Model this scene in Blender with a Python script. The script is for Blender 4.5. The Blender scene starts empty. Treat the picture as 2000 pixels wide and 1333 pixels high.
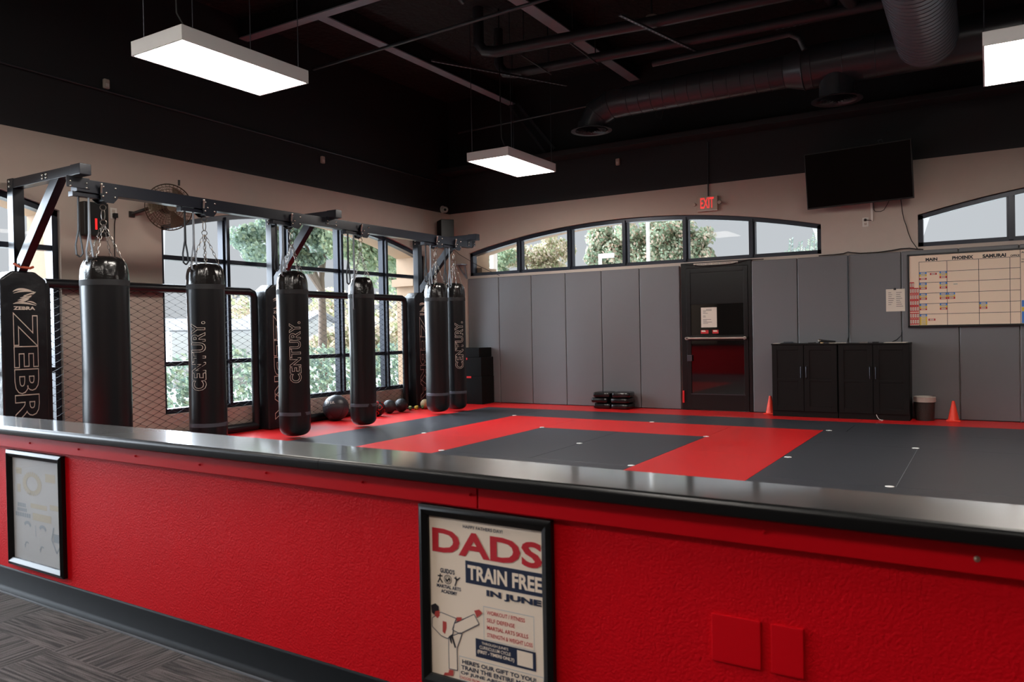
import bpy, bmesh, math, random
from mathutils import Vector, Matrix
random.seed(7)
SC = bpy.context.scene
COL = SC.collection
PI = math.pi

# ------------------------------------------------------------------ camera
cam_d = bpy.data.cameras.new('camera')
cam = bpy.data.objects.new('camera', cam_d)
COL.objects.link(cam)
CAM = Vector((4.5765, -6.0953, 1.1517))
RIGHT = Vector((0.8519036, 0.52337089, -0.01852465))
DOWN = Vector((-0.0095547, -0.01983389, -0.99975763))
FWD = Vector((-0.52361146, 0.85187413, -0.01189591))
M = Matrix((RIGHT, -DOWN, -FWD)).transposed().to_4x4()
M.translation = CAM
cam.matrix_world = M
cam_d.sensor_width = 36.0
cam_d.lens = 1518.137 / 2000 * 36.0
cam_d.clip_start = 0.05
cam_d.clip_end = 300
cam_d.dof.use_dof = True
cam_d.dof.focus_distance = 8.5
cam_d.dof.aperture_fstop = 5.6
SC.camera = cam

# ------------------------------------------------------------------ world, sun, exposure
SC.view_settings.view_transform = 'Standard'
SC.view_settings.look = 'None'
SC.view_settings.gamma = 1.0
SC.view_settings.use_curve_mapping = False
SC.view_settings.exposure = 0.0
SKY = 1.0          # overcast sky radiance
SUN = 50.0           # thin-cloud sun
LAMP = 30.0          # radiance of the ceiling panels
world = bpy.data.worlds.new('overcast_sky')
SC.world = world
world.use_nodes = True
wn = world.node_tree.nodes
wn['Background'].inputs['Color'].default_value = (0.92, 0.96, 1.0, 1)
wn['Background'].inputs['Strength'].default_value = SKY
sun_d = bpy.data.lights.new('sun', 'SUN')
sun_d.energy = SUN
sun_d.angle = math.radians(85)
sun_d.color = (0.80, 0.90, 1.0)
sun = bpy.data.objects.new('sun', sun_d)
COL.objects.link(sun)
sun.rotation_euler = Vector((0.86, 0.06, -0.30)).to_track_quat('-Z', 'Y').to_euler()
try:
    SC.cycles.max_bounces = 10
    SC.cycles.diffuse_bounces = 5
    SC.cycles.glossy_bounces = 4
    SC.cycles.transparent_max_bounces = 16
    SC.cycles.sample_clamp_indirect = 6.0
    SC.cycles.caustics_reflective = False
    SC.cycles.caustics_refractive = False
    SC.cycles.blur_glossy = 0.5
except Exception:
    pass

# ------------------------------------------------------------------ materials
def lin(c):
    c = c / 255.0
    return c / 12.92 if c <= 0.04045 else ((c + 0.055) / 1.055) ** 2.4
def rgb(r, g, b):
    return (lin(r), lin(g), lin(b), 1)

MATS = {}
def mat(name, col, rough=0.5, metal=0.0, spec=0.5, noise=0.0, nscale=8.0, bump=0.0, bscale=120.0, coat=0.0, emit=None, estr=0.0, bdist=0.002):
    if name in MATS:
        return MATS[name]
    m = bpy.data.materials.new(name)
    m.use_nodes = True
    nt = m.node_tree
    b = nt.nodes['Principled BSDF']
    b.inputs['Base Color'].default_value = col
    b.inputs['Roughness'].default_value = rough
    b.inputs['Metallic'].default_value = metal
    b.inputs['Specular IOR Level'].default_value = spec
    if coat:
        b.inputs['Coat Weight'].default_value = coat
        b.inputs['Coat Roughness'].default_value = 0.08
    if emit:
        b.inputs['Emission Color'].default_value = emit
        b.inputs['Emission Strength'].default_value = estr
    tc = None
    if noise or bump:
        tc = nt.nodes.new('ShaderNodeTexCoord')
    if noise:
        n = nt.nodes.new('ShaderNodeTexNoise')
        n.inputs['Scale'].default_value = nscale
        n.inputs['Detail'].default_value = 5
        nt.links.new(tc.outputs['Object'], n.inputs['Vector'])
        mx = nt.nodes.new('ShaderNodeMix')
        mx.data_type = 'RGBA'
        lo = [c * (1 - noise) for c in col[:3]] + [1]
        hi = [min(1, c * (1 + noise)) for c in col[:3]] + [1]
        mx.inputs['A'].default_value = lo
        mx.inputs['B'].default_value = hi
        nt.links.new(n.outputs['Fac'], mx.inputs['Factor'])
        nt.links.new(mx.outputs['Result'], b.inputs['Base Color'])
    if bump:
        n2 = nt.nodes.new('ShaderNodeTexNoise')
        n2.inputs['Scale'].default_value = bscale
        n2.inputs['Detail'].default_value = 3
        nt.links.new(tc.outputs['Object'], n2.inputs['Vector'])
        bp = nt.nodes.new('ShaderNodeBump')
        bp.inputs['Strength'].default_value = bump
        bp.inputs['Distance'].default_value = bdist
        nt.links.new(n2.outputs['Fac'], bp.inputs['Height'])
        nt.links.new(bp.outputs['Normal'], b.inputs['Normal'])
    MATS[name] = m
    return m

mat('beige_wall', rgb(194, 178, 166), 0.75, noise=0.04, bump=0.35, bscale=160)
mat('black_wall', rgb(31, 31, 33), 0.7, bump=0.2, bscale=120)
mat('black_ceiling', rgb(26, 25, 25), 0.85, noise=0.5, nscale=3, bump=0.9, bscale=14, bdist=0.03)
mat('reveal_stucco', rgb(188, 160, 134), 0.85, bump=0.3, bscale=90)
mat('lobby_wall', rgb(92, 84, 80), 0.8)
mat('red_wall', rgb(210, 0, 18), 0.6, spec=0.12, noise=0.06, nscale=5, bump=0.8, bscale=140, bdist=0.003)
mat('red_board', rgb(210, 0, 18), 0.5, spec=0.15, bump=0.1, bscale=20)
mat('black_laminate', rgb(20, 20, 23), 0.32, coat=1.0).node_tree.nodes['Principled BSDF'].inputs['IOR'].default_value = 3.8
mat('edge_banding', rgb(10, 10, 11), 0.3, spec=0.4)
mat('rubber_base', rgb(16, 17, 20), 0.55, spec=0.1, noise=0.3, nscale=12)
mat('metal_edge', rgb(150, 155, 162), 0.35, metal=0.6)
mat('window_bronze', rgb(38, 42, 54), 0.35, metal=0.3)
mat('rack_steel', rgb(27, 30, 39), 0.3, metal=0.2, spec=0.6)
mat('bolt_steel', rgb(190, 186, 178), 0.25, metal=1.0)
mat('chain_steel', rgb(128, 120, 112), 0.35, metal=0.95)
mat('black_vinyl', rgb(20, 20, 22), 0.3, spec=0.5, bump=0.15, bscale=26, bdist=0.004)
mat('black_vinyl_gloss', rgb(20, 18, 18), 0.2, spec=0.6, bump=0.4, bscale=16, bdist=0.01)
mat('band_vinyl', rgb(74, 76, 84), 0.35)
mat('webbing_black', rgb(24, 24, 27), 0.7)
mat('webbing_grey', rgb(120, 124, 130), 0.6)
mat('pad_black', rgb(24, 25, 29), 0.34, bump=0.5, bscale=7, bdist=0.02)
mat('pad_grey', rgb(108, 107, 109), 0.42, noise=0.04, nscale=3, bump=0.12, bscale=200)
mat('rail_black', rgb(22, 23, 27), 0.35)
mat('wire_black', rgb(30, 31, 35), 0.32, metal=0.5)
mat('letter_white', rgb(215, 200, 186), 0.5)
mat('mat_red', rgb(214, 30, 32), 0.36, spec=0.5, noise=0.05, nscale=2, bump=0.35, bscale=260)
mat('mat_black', rgb(60, 62, 68), 0.33, spec=0.5, noise=0.08, nscale=2, bump=0.35, bscale=260)
mat('sub_floor', rgb(34, 34, 36), 0.7)
mat('white_plastic', rgb(225, 220, 212), 0.5)
mat('plug_white', rgb(250, 250, 248), 0.4)
mat('ivory_plastic', rgb(196, 182, 168), 0.5)
mat('lamp_frame', rgb(244, 242, 240), 0.5)
mat('lamp_light', rgb(255, 255, 255), 0.5, emit=(1.0, 0.93, 0.85, 1), estr=LAMP)
mat('duct_black', rgb(66, 69, 74), 0.3, metal=0.2)
mat('duct_black_lit', rgb(112, 116, 126), 0.38, metal=0.2)  # black duct lightened: window light on the branch duct put into its colour
mat('pipe_black', rgb(52, 54, 58), 0.4)
mat('beam_grey', rgb(150, 166, 174), 0.6, noise=0.2, nscale=6)
mat('cord_black', rgb(14, 14, 15), 0.5)
mat('door_black', rgb(14, 14, 15), 0.3, spec=0.4)
mat('black_glass', rgb(9, 9, 10), 0.04, spec=0.8)
mat('tv_glass', rgb(12, 5, 6), 0.1, spec=0.25)
mat('frame_black', rgb(9, 9, 10), 0.35, spec=0.35)
mat('satin_black', rgb(14, 14, 15), 0.4)
mat('cabinet_brown_black', rgb(14, 12, 11), 0.45, spec=0.25, noise=0.15, nscale=30)
mat('brushed_steel', rgb(200, 190, 180), 0.3, metal=0.9)
mat('dark_steel', rgb(85, 88, 95), 0.3, metal=0.8)
mat('paper', rgb(222, 208, 192), 0.7)
mat('whiteboard', rgb(238, 212, 188), 0.4)
mat('ink', rgb(32, 25, 30), 0.6)
mat('ink_grey', rgb(120, 110, 105), 0.7)
mat('mag_blue', rgb(72, 128, 205), 0.5)
mat('mag_yellow', rgb(222, 186, 60), 0.5)
mat('mag_red', rgb(190, 30, 34), 0.5)
mat('cone_orange', rgb(255, 74, 52), 0.4)
mat('bin_mesh', rgb(62, 58, 54), 0.5, metal=0.3, bump=0.8, bscale=180, bdist=0.004)
mat('liner', rgb(190, 180, 170), 0.4)
mat('exit_face', rgb(190, 172, 156), 0.5)
mat('exit_red', rgb(235, 40, 40), 0.4, emit=rgb(255, 70, 66), estr=0.75)
mat('led_red', rgb(255, 20, 20), 0.4, emit=rgb(255, 40, 40), estr=1.2)
mat('foam_black', rgb(12, 12, 12), 0.8, spec=0.2)
mat('red_tape', rgb(210, 20, 25), 0.5)
mat('rubber_ball', rgb(40, 42, 46), 0.45, bump=0.8, bscale=90, bdist=0.006)
mat('leather_ball', rgb(52, 54, 60), 0.4, noise=0.15, nscale=6, bump=0.3, bscale=60)
mat('ball_red', rgb(205, 28, 30), 0.4)
mat('ball_tan', rgb(196, 172, 130), 0.5)
mat('dumbbell_yellow', rgb(206, 176, 60), 0.5)
mat('dumbbell_green', rgb(86, 120, 60), 0.5)
mat('fan_tan', rgb(104, 88, 72), 0.4, metal=0.4)
mat('fan_dark', rgb(40, 36, 33), 0.5)
mat('poster_white', rgb(244, 224, 204), 0.6)
mat('poster_pale', rgb(214, 216, 218), 0.35)
mat('poster_red', rgb(196, 28, 42), 0.6)
mat('poster_navy', rgb(24, 34, 62), 0.6)
mat('poster_skin', rgb(186, 66, 60), 0.6)
mat('poster_grey', rgb(170, 180, 190), 0.6)
mat('poster_tan', rgb(205, 198, 180), 0.6)
mat('screw_steel', rgb(190, 165, 145), 0.3, metal=0.8)
mat('foil_blue', rgb(40, 70, 150), 0.4)
mat('bark', rgb(120, 105, 95), 0.9)
mat('house_white', rgb(225, 226, 228), 0.8)
mat('roof_grey', rgb(170, 172, 178), 0.8)
mat('pole_white', rgb(235, 228, 222), 0.6)
mat('asphalt', rgb(214, 214, 210), 0.9, noise=0.1)
mat('orange_cord', rgb(200, 90, 60), 0.6)

def leaf_mat(name, c1, c2, c3):
    m = bpy.data.materials.new(name); m.use_nodes = True
    nt = m.node_tree; b = nt.nodes['Principled BSDF']
    b.inputs['Roughness'].default_value = 0.6
    g = nt.nodes.new('ShaderNodeNewGeometry')
    r = nt.nodes.new('ShaderNodeValToRGB')
    r.color_ramp.elements[0].color = c1
    r.color_ramp.elements[1].color = c3
    e = r.color_ramp.elements.new(0.55); e.color = c2
    nt.links.new(g.outputs['Random Per Island'], r.inputs['Fac'])
    nt.links.new(r.outputs['Color'], b.inputs['Base Color'])
    tr = nt.nodes.new('ShaderNodeBsdfTranslucent')
    nt.links.new(r.outputs['Color'], tr.inputs['Color'])
    mx = nt.nodes.new('ShaderNodeMixShader'); mx.inputs[0].default_value = 0.35
    nt.links.new(b.outputs[0], mx.inputs[1]); nt.links.new(tr.outputs[0], mx.inputs[2])
    nt.links.new(mx.outputs[0], nt.nodes['Material Output'].inputs['Surface'])
    MATS[name] = m
leaf_mat('leaf_green', rgb(138, 158, 132), rgb(168, 186, 155), rgb(204, 204, 172))  # leaf tones paled, the haze outdoors is put into these colours
leaf_mat('leaf_dark', rgb(108, 128, 120), rgb(140, 160, 142), rgb(174, 188, 158))
leaf_mat('leaf_autumn', rgb(138, 162, 132), rgb(172, 182, 156), rgb(212, 178, 160))
leaf_mat('leaf_tan', rgb(150, 165, 120), rgb(210, 196, 168), rgb(226, 208, 196))

def glass_mat(name, tint, gloss_rough=0.0, ior=1.5):
    m = bpy.data.materials.new(name); m.use_nodes = True
    nt = m.node_tree
    nt.nodes.remove(nt.nodes['Principled BSDF'])
    t = nt.nodes.new('ShaderNodeBsdfTransparent'); t.inputs[0].default_value = tint
    g = nt.nodes.new('ShaderNodeBsdfGlossy'); g.inputs['Roughness'].default_value = gloss_rough
    f = nt.nodes.new('ShaderNodeFresnel'); f.inputs['IOR'].default_value = ior
    geo = nt.nodes.new('ShaderNodeNewGeometry')      # the same index seen from either side of the thin pane
    ma = nt.nodes.new('ShaderNodeMath'); ma.operation = 'MULTIPLY_ADD'
    ma.inputs[1].default_value = 1 / ior - ior; ma.inputs[2].default_value = ior
    nt.links.new(geo.outputs['Backfacing'], ma.inputs[0]); nt.links.new(ma.outputs[0], f.inputs['IOR'])
    mx = nt.nodes.new('ShaderNodeMixShader')
    nt.links.new(f.outputs[0], mx.inputs[0]); nt.links.new(t.outputs[0], mx.inputs[1]); nt.links.new(g.outputs[0], mx.inputs[2])
    nt.links.new(mx.outputs[0], nt.nodes['Material Output'].inputs['Surface'])
    MATS[name] = m
glass_mat('window_glass', (0.60, 0.61, 0.62, 1), ior=1.22)
glass_mat('picture_glass', (0.96, 0.96, 0.96, 1))

def carpet_mat():
    m = bpy.data.materials.new('carpet'); m.use_nodes = True
    nt = m.node_tree; b = nt.nodes['Principled BSDF']
    b.inputs['Roughness'].default_value = 0.95
    tc = nt.nodes.new('ShaderNodeTexCoord')
    # carpet tiles of 0.5 m, stripes turned by quarter turns from tile to tile
    ch = nt.nodes.new('ShaderNodeTexChecker'); ch.inputs['Scale'].default_value = 2.0
    nt.links.new(tc.outputs['Object'], ch.inputs['Vector'])
    cols = []
    for sc in ((3.2, 95, 1), (95, 3.2, 1)):
        mp = nt.nodes.new('ShaderNodeMapping'); mp.inputs['Scale'].default_value = sc
        n = nt.nodes.new('ShaderNodeTexNoise'); n.inputs['Scale'].default_value = 1.0; n.inputs['Detail'].default_value = 3
        n.inputs['Roughness'].default_value = 0.6
        nt.links.new(tc.outputs['Object'], mp.inputs['Vector']); nt.links.new(mp.outputs[0], n.inputs['Vector'])
        cols.append(n)
    mx = nt.nodes.new('ShaderNodeMix'); mx.data_type = 'FLOAT'
    nt.links.new(ch.outputs['Fac'], mx.inputs['Factor'])
    nt.links.new(cols[0].outputs['Fac'], mx.inputs['A']); nt.links.new(cols[1].outputs['Fac'], mx.inputs['B'])
    r = nt.nodes.new('ShaderNodeValToRGB')
    r.color_ramp.elements[0].position = 0.40; r.color_ramp.elements[0].color = rgb(36, 33, 32)
    r.color_ramp.elements[1].position = 0.62; r.color_ramp.elements[1].color = rgb(98, 92, 89)
    nt.links.new(mx.outputs['Result'], r.inputs['Fac'])
    nt.links.new(r.outputs['Color'], b.inputs['Base Color'])
    n3 = nt.nodes.new('ShaderNodeTexNoise'); n3.inputs['Scale'].default_value = 260
    nt.links.new(tc.outputs['Object'], n3.inputs['Vector'])
    bp = nt.nodes.new('ShaderNodeBump'); bp.inputs['Strength'].default_value = 0.8; bp.inputs['Distance'].default_value = 0.004
    nt.links.new(n3.outputs['Fac'], bp.inputs['Height']); nt.links.new(bp.outputs[0], b.inputs['Normal'])
    MATS['carpet'] = m
carpet_mat()

# ------------------------------------------------------------------ mesh helpers
class MB:
    def __init__(self):
        self.v = []; self.f = []; self.mi = []; self.cur = 0
    def add(self, vs, fs):
        o = len(self.v)
        self.v += [tuple(p) for p in vs]
        for f in fs:
            self.f.append([i + o for i in f]); self.mi.append(self.cur)
    def box(self, c, s, R=None):
        hx, hy, hz = s[0] / 2, s[1] / 2, s[2] / 2
        vs = [Vector((x, y, z)) for x in (-hx, hx) for y in (-hy, hy) for z in (-hz, hz)]
        if R is not None: vs = [R @ p for p in vs]
        c = Vector(c)
        self.add([p + c for p in vs], [(0, 1, 3, 2), (4, 6, 7, 5), (0, 4, 5, 1), (2, 3, 7, 6), (0, 2, 6, 4), (1, 5, 7, 3)])
        return self
    def span(self, a, b):
        return self.box([(a[i] + b[i]) / 2 for i in range(3)], [abs(b[i] - a[i]) for i in range(3)])
    def bar(self, p0, p1, w, h, up=(0, 0, 1)):
        # rectangular bar from p0 to p1, w sideways, h along up
        p0 = Vector(p0); p1 = Vector(p1); d = (p1 - p0).normalized()
        s = d.cross(Vector(up)).normalized(); u = s.cross(d).normalized()
        vs = []
        for p in (p0, p1):
            for a, b_ in ((-1, -1), (1, -1), (1, 1), (-1, 1)):
                vs.append(p + s * (a * w / 2) + u * (b_ * h / 2))
        self.add(vs, [(0, 3, 2, 1), (4, 5, 6, 7), (0, 1, 5, 4), (1, 2, 6, 5), (2, 3, 7, 6), (3, 0, 4, 7)])
        return self
    def tube(self, pts, r, n=8, closed=False, caps=True):
        pts = [Vector(p) for p in pts]; m = len(pts)
        rs = r if isinstance(r, (list, tuple)) else [r] * m
        ref = None; rings = []
        for i, p in enumerate(pts):
            if closed: d = pts[(i + 1) % m] - pts[i - 1]
            else: d = pts[min(i + 1, m - 1)] - pts[max(i - 1, 0)]
            if d.length < 1e-9: d = Vector((0, 0, 1))
            d.normalize()
            if ref is None:
                ref = Vector((0, 0, 1)) if abs(d.z) < 0.9 else Vector((1, 0, 0))
            a = d.cross(ref)
            if a.length < 1e-6: a = d.cross(Vector((0.3, 1, 0.2)))
            a.normalize(); b_ = a.cross(d).normalized(); ref = b_
            rings.append([p + (a * math.cos(2 * PI * k / n) + b_ * math.sin(2 * PI * k / n)) * rs[i] for k in range(n)])
        vs = [q for rg in rings for q in rg]; fs = []
        for i in range(m if closed else m - 1):
            j = (i + 1) % m
            for k in range(n):
                fs.append((i * n + k, i * n + (k + 1) % n, j * n + (k + 1) % n, j * n + k))
        if caps and not closed:
            fs.append(tuple(reversed(range(n)))); fs.append(tuple(range((m - 1) * n, m * n)))
        self.add(vs, fs); return self
    def cyl(self, p0, p1, r0, r1=None, n=24, caps=True):
        return self.tube([p0, p1], [r0, r0 if r1 is None else r1], n, False, caps)
    def ring(self, c, R, r, ax=(0, 0, 1), n=20, m=6, sx=1.0, xdir=None):
        ax = Vector(ax).normalized()
        if xdir is None:
            xdir = ax.cross(Vector((0, 0, 1)) if abs(ax.z) < 0.9 else Vector((1, 0, 0)))
        x = Vector(xdir).normalized(); y = ax.cross(x).normalized()
        return self.tube([Vector(c) + x * (R * sx * math.cos(2 * PI * k / n)) + y * (R * math.sin(2 * PI * k / n)) for k in range(n)], r, m, True)
    def lathe(self, prof, c=(0, 0, 0), n=32, f=None, cap0=True, cap1=True):
        c = Vector(c); vs = []; fs = []
        for i, (r, z) in enumerate(prof):
            for k in range(n):
                t = 2 * PI * k / n
                rr = r if f is None else f(r, z, t)
                vs.append(c + Vector((rr * math.cos(t), rr * math.sin(t), z)))
        for i in range(len(prof) - 1):
            for k in range(n):
                fs.append((i * n + k, i * n + (k + 1) % n, (i + 1) * n + (k + 1) % n, (i + 1) * n + k))
        if cap0: fs.append(tuple(reversed(range(n))))
        if cap1: fs.append(tuple(range((len(prof) - 1) * n, len(prof) * n)))
        self.add(vs, fs); return self
    def sphere(self, c, r, n=24, m=14, s=(1, 1, 1)):
        prof = [(max(1e-4, r * math.sin(PI * i / m)), -r * math.cos(PI * i / m)) for i in range(m + 1)]
        t = MB(); t.lathe(prof, (0, 0, 0), n)
        c = Vector(c)
        self.add([Vector((p[0] * s[0], p[1] * s[1], p[2] * s[2])) + c for p in t.v], t.f); return self
    def poly(self, pts):
        self.add(pts, [tuple(range(len(pts)))]); return self
    def prism(self, pts, d):
        # closed outline pts (3D) extruded by vector d
        n = len(pts); d = Vector(d); pts = [Vector(p) for p in pts]
        vs = pts + [p + d for p in pts]
        fs = [tuple(reversed(range(n))), tuple(range(n, 2 * n))] + [(i, (i + 1) % n, n + (i + 1) % n, n + i) for i in range(n)]
        self.add(vs, fs); return self
    def mesh(self, name, mats, bevel=0.0, seg=2, smooth=40, fixn=True):
        me = bpy.data.meshes.new(name)
        me.from_pydata(self.v, [], self.f)
        for k, i in enumerate(self.mi):
            me.polygons[k].material_index = i
        if fixn or bevel:
            bm = bmesh.new(); bm.from_mesh(me)
            if fixn: bmesh.ops.recalc_face_normals(bm, faces=bm.faces)
            if bevel:
                es = [e for e in bm.edges if len(e.link_faces) == 2 and e.calc_face_angle(0) > 0.6]
                bmesh.ops.bevel(bm, geom=es, offset=bevel, segments=seg, profile=0.5, affect='EDGES', clamp_overlap=True)
            bm.to_mesh(me); bm.free()
        for m in (mats if isinstance(mats, (list, tuple)) else [mats]):
            me.materials.append(MATS[m])
        if smooth:
            me.shade_smooth()
            me.set_sharp_from_angle(angle=math.radians(smooth))
        me.update()
        return me

ORG = {}
def root_of(o):
    while o.parent: o = o.parent
    return o
def put(name, mb, mats, parent=None, world=True, **kw):
    """one mesh object; with a parent its coordinates are turned from world to the thing's own"""
    if parent is not None and world:
        o_ = ORG.get(root_of(parent).name, Vector((0, 0, 0)))
        mb.v = [(p[0] - o_.x, p[1] - o_.y, p[2] - o_.z) for p in mb.v]
    o = bpy.data.objects.new(name, mb.mesh(name, mats, **{k: v for k, v in kw.items() if k != 'wn'}))
    COL.objects.link(o)
    if kw.get('bevel') or kw.get('wn'):
        md = o.modifiers.new('weighted_normals', 'WEIGHTED_NORMAL'); md.keep_sharp = True; md.mode = 'FACE_AREA'
    if parent is not None: o.parent = parent
    return o
def tag(o, label=None, cat=None, group=None, kind=None):
    if label: o['label'] = label
    if cat: o['category'] = cat
    if group: o['group'] = group
    if kind: o['kind'] = kind
    return o
def thing(name, label, cat, loc=(0, 0, 0), group=None, rotz=0.0):
    o = bpy.data.objects.new(name, None); COL.objects.link(o)
    o.empty_display_size = 0.1
    o.location = loc; o.rotation_euler = (0, 0, rotz)
    ORG[o.name] = Vector(loc)
    return tag(o, label, cat, group)
def solo(name, mb, mats, label, cat, group=None, loc=None, **kw):
    """a thing that is one mesh; its origin goes to loc"""
    if loc is not None:
        L = Vector(loc); mb.v = [(p[0] - L.x, p[1] - L.y, p[2] - L.z) for p in mb.v]
    o = put(name, mb, mats, None, **kw)
    if loc is not None: o.location = loc
    return tag(o, label, cat, group)
def struct(name, mb=None, mats=None, label=None, parent=None, **kw):
    if mb is None:
        o = bpy.data.objects.new(name, None); COL.objects.link(o)
    else:
        o = put(name, mb, mats, parent, **kw)
    if parent is None: o['kind'] = 'structure'
    if label: o['label'] = label
    return o
def dup(root, loc, rotz=0.0, label=None, group=None):
    r = root.copy(); COL.objects.link(r); r.location = loc; r.rotation_euler = (0, 0, rotz)
    ORG[r.name] = Vector(loc)
    if label: r['label'] = label
    if group: r['group'] = group
    for ch in list(root.children):
        c = ch.copy(); COL.objects.link(c); c.parent = r
        for g in list(ch.children):
            d = g.copy(); COL.objects.link(d); d.parent = c
    return r

TCACHE = {}
def text_geo(s, outline=0.0, bold=0.0, res=3):
    """letters as flat faces, or as a thin outline tube; fitted to a unit box"""
    key = (s, outline, bold)
    if key not in TCACHE:
        cu = bpy.data.curves.new('lettering', 'FONT')
        cu.body = s; cu.resolution_u = res
        cu.offset = bold
        if outline:
            cu.fill_mode = 'NONE'; cu.bevel_depth = outline; cu.bevel_resolution = 0
        o = bpy.data.objects.new('lettering', cu); COL.objects.link(o)
        dg = bpy.context.evaluated_depsgraph_get()
        me = o.evaluated_get(dg).to_mesh()
        vs = [tuple(v.co) for v in me.vertices]; fs = [tuple(p.vertices) for p in me.polygons]
        o.evaluated_get(dg).to_mesh_clear()
        bpy.data.objects.remove(o); bpy.data.curves.remove(cu)
        x0 = min(v[0] for v in vs); x1 = max(v[0] for v in vs); y0 = min(v[1] for v in vs); y1 = max(v[1] for v in vs)
        TCACHE[key] = ([((v[0] - x0) / (x1 - x0), (v[1] - y0) / (y1 - y0), v[2]) for v in vs], fs, (x1 - x0) / (y1 - y0))
    return TCACHE[key]
def add_text(mb, s, f, w, h, outline=0.0, bold=0.0):
    """f(u, v, d) maps text space (u right 0..w, v up 0..h, d out) to 3D"""
    vs, fs, asp = text_geo(s, outline, bold)
    mb.add([f(x * w, y * h, z * h) for x, y, z in vs], fs)
    return mb

# ------------------------------------------------------------------ room shell
XL = -3.213      # inner face of the window wall
YB = 4.62        # inner face of the back wall
ZB = 3.162       # where the beige paint stops
ZC = 5.05        # roof deck
XR, YF = 10.0, -10.5
REV = 0.62       # wall thickness

def arch(a, b, spring, rise):
    w = b - a; R = w * w / (8 * rise) + rise / 2; c = (a + b) / 2
    return lambda t: spring + rise - R + math.sqrt(max(0, R * R - (t - c) ** 2))

def wall(name, P, t0, t1, z0, openings, n_out):
    """P(t, depth, z); openings = (a, b, sill, headfn). Three materials: beige, black above ZB, stucco outside"""
    mb = MB()
    cuts = {t0, t1}
    for a, b, s, h in openings:
        for k in range(41): cuts.add(a + (b - a) * k / 40)
    cuts = sorted(cuts)
    def quad(m, p):
        mb.cur = m; mb.poly(p)
    for i in range(len(cuts) - 1):
        a, b = cuts[i], cuts[i + 1]; mid = (a + b) / 2
        op = None
        for o in openings:
            if o[0] < mid < o[1]: op = o
        for d, inner in ((0, True), (REV, False)):
            mlow = 0 if inner else 2; mtop = 1 if inner else 2
            if op is None:
                quad(mlow, [P(a, d, z0), P(b, d, z0), P(b, d, ZB), P(a, d, ZB)])
            else:
                quad(mlow, [P(a, d, z0), P(b, d, z0), P(b, d, op[2]), P(a, d, op[2])])
                quad(mlow, [P(a, d, op[3](a)), P(b, d, op[3](b)), P(b, d, ZB), P(a, d, ZB)])
            quad(mtop, [P(a, d, ZB), P(b, d, ZB), P(b, d, ZC), P(a, d, ZC)])
        if op is not None:
            for da, db, m in ((0, 0.06, 0), (0.06, REV, 2)):
                quad(m, [P(a, da, op[2]), P(b, da, op[2]), P(b, db, op[2]), P(a, db, op[2])])
                quad(m, [P(a, da, op[3](a)), P(b, da, op[3](b)), P(b, db, op[3](b)), P(a, db, op[3](a))])
    for a, b, s, h in openings:
        for t in (a, b):
            for da, db, m in ((0, 0.06, 0), (0.06, REV, 2)):
                quad(m, [P(t, da, s), P(t, da, h(t)), P(t, db, h(t)), P(t, db, s)])
    return struct(name, mb, ['beige_wall', 'black_wall', 'reveal_stucco'], smooth=0)

PLEFT = lambda t, d, z: (XL - d, t, z)
PBACK = lambda t, d, z: (t, YB + d, z)
W1 = (-6.95, -1.88, 0.30, arch(-6.95, -1.88, 2.43, 0.36))
W2 = (-0.78, 3.95, 0.30, arch(-0.78, 3.95, 2.40, 0.36))
W3 = (-2.83, 2.725, 2.092, arch(-2.83, 2.725, 2.475, 0.33))
W4 = (3.84, 9.4, 2.098, arch(3.84, 9.4, 2.49, 0.34))
wall('wall_left', PLEFT, YF, YB + REV, -0.05, [W1, W2], -1)
wall('wall_back', PBACK, XL - REV, XR, -0.05, [W3, W4], 1)
mb = MB(); mb.span((XR, YF, -0.05), (XR + 0.1, YB + 0.1, ZC)); struct('wall_right', mb, 'lobby_wall', smooth=0)
mb = MB(); mb.span((XL, YF - 0.1, -0.05), (XR, YF, ZC)); struct('wall_lobby', mb, 'lobby_wall', smooth=0)
mb = MB(); mb.span((XL - REV, YF - 0.1, ZC), (XR + 0.1, YB + REV, ZC + 0.12)); struct('ceiling', mb, 'black_ceiling', smooth=0)


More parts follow.
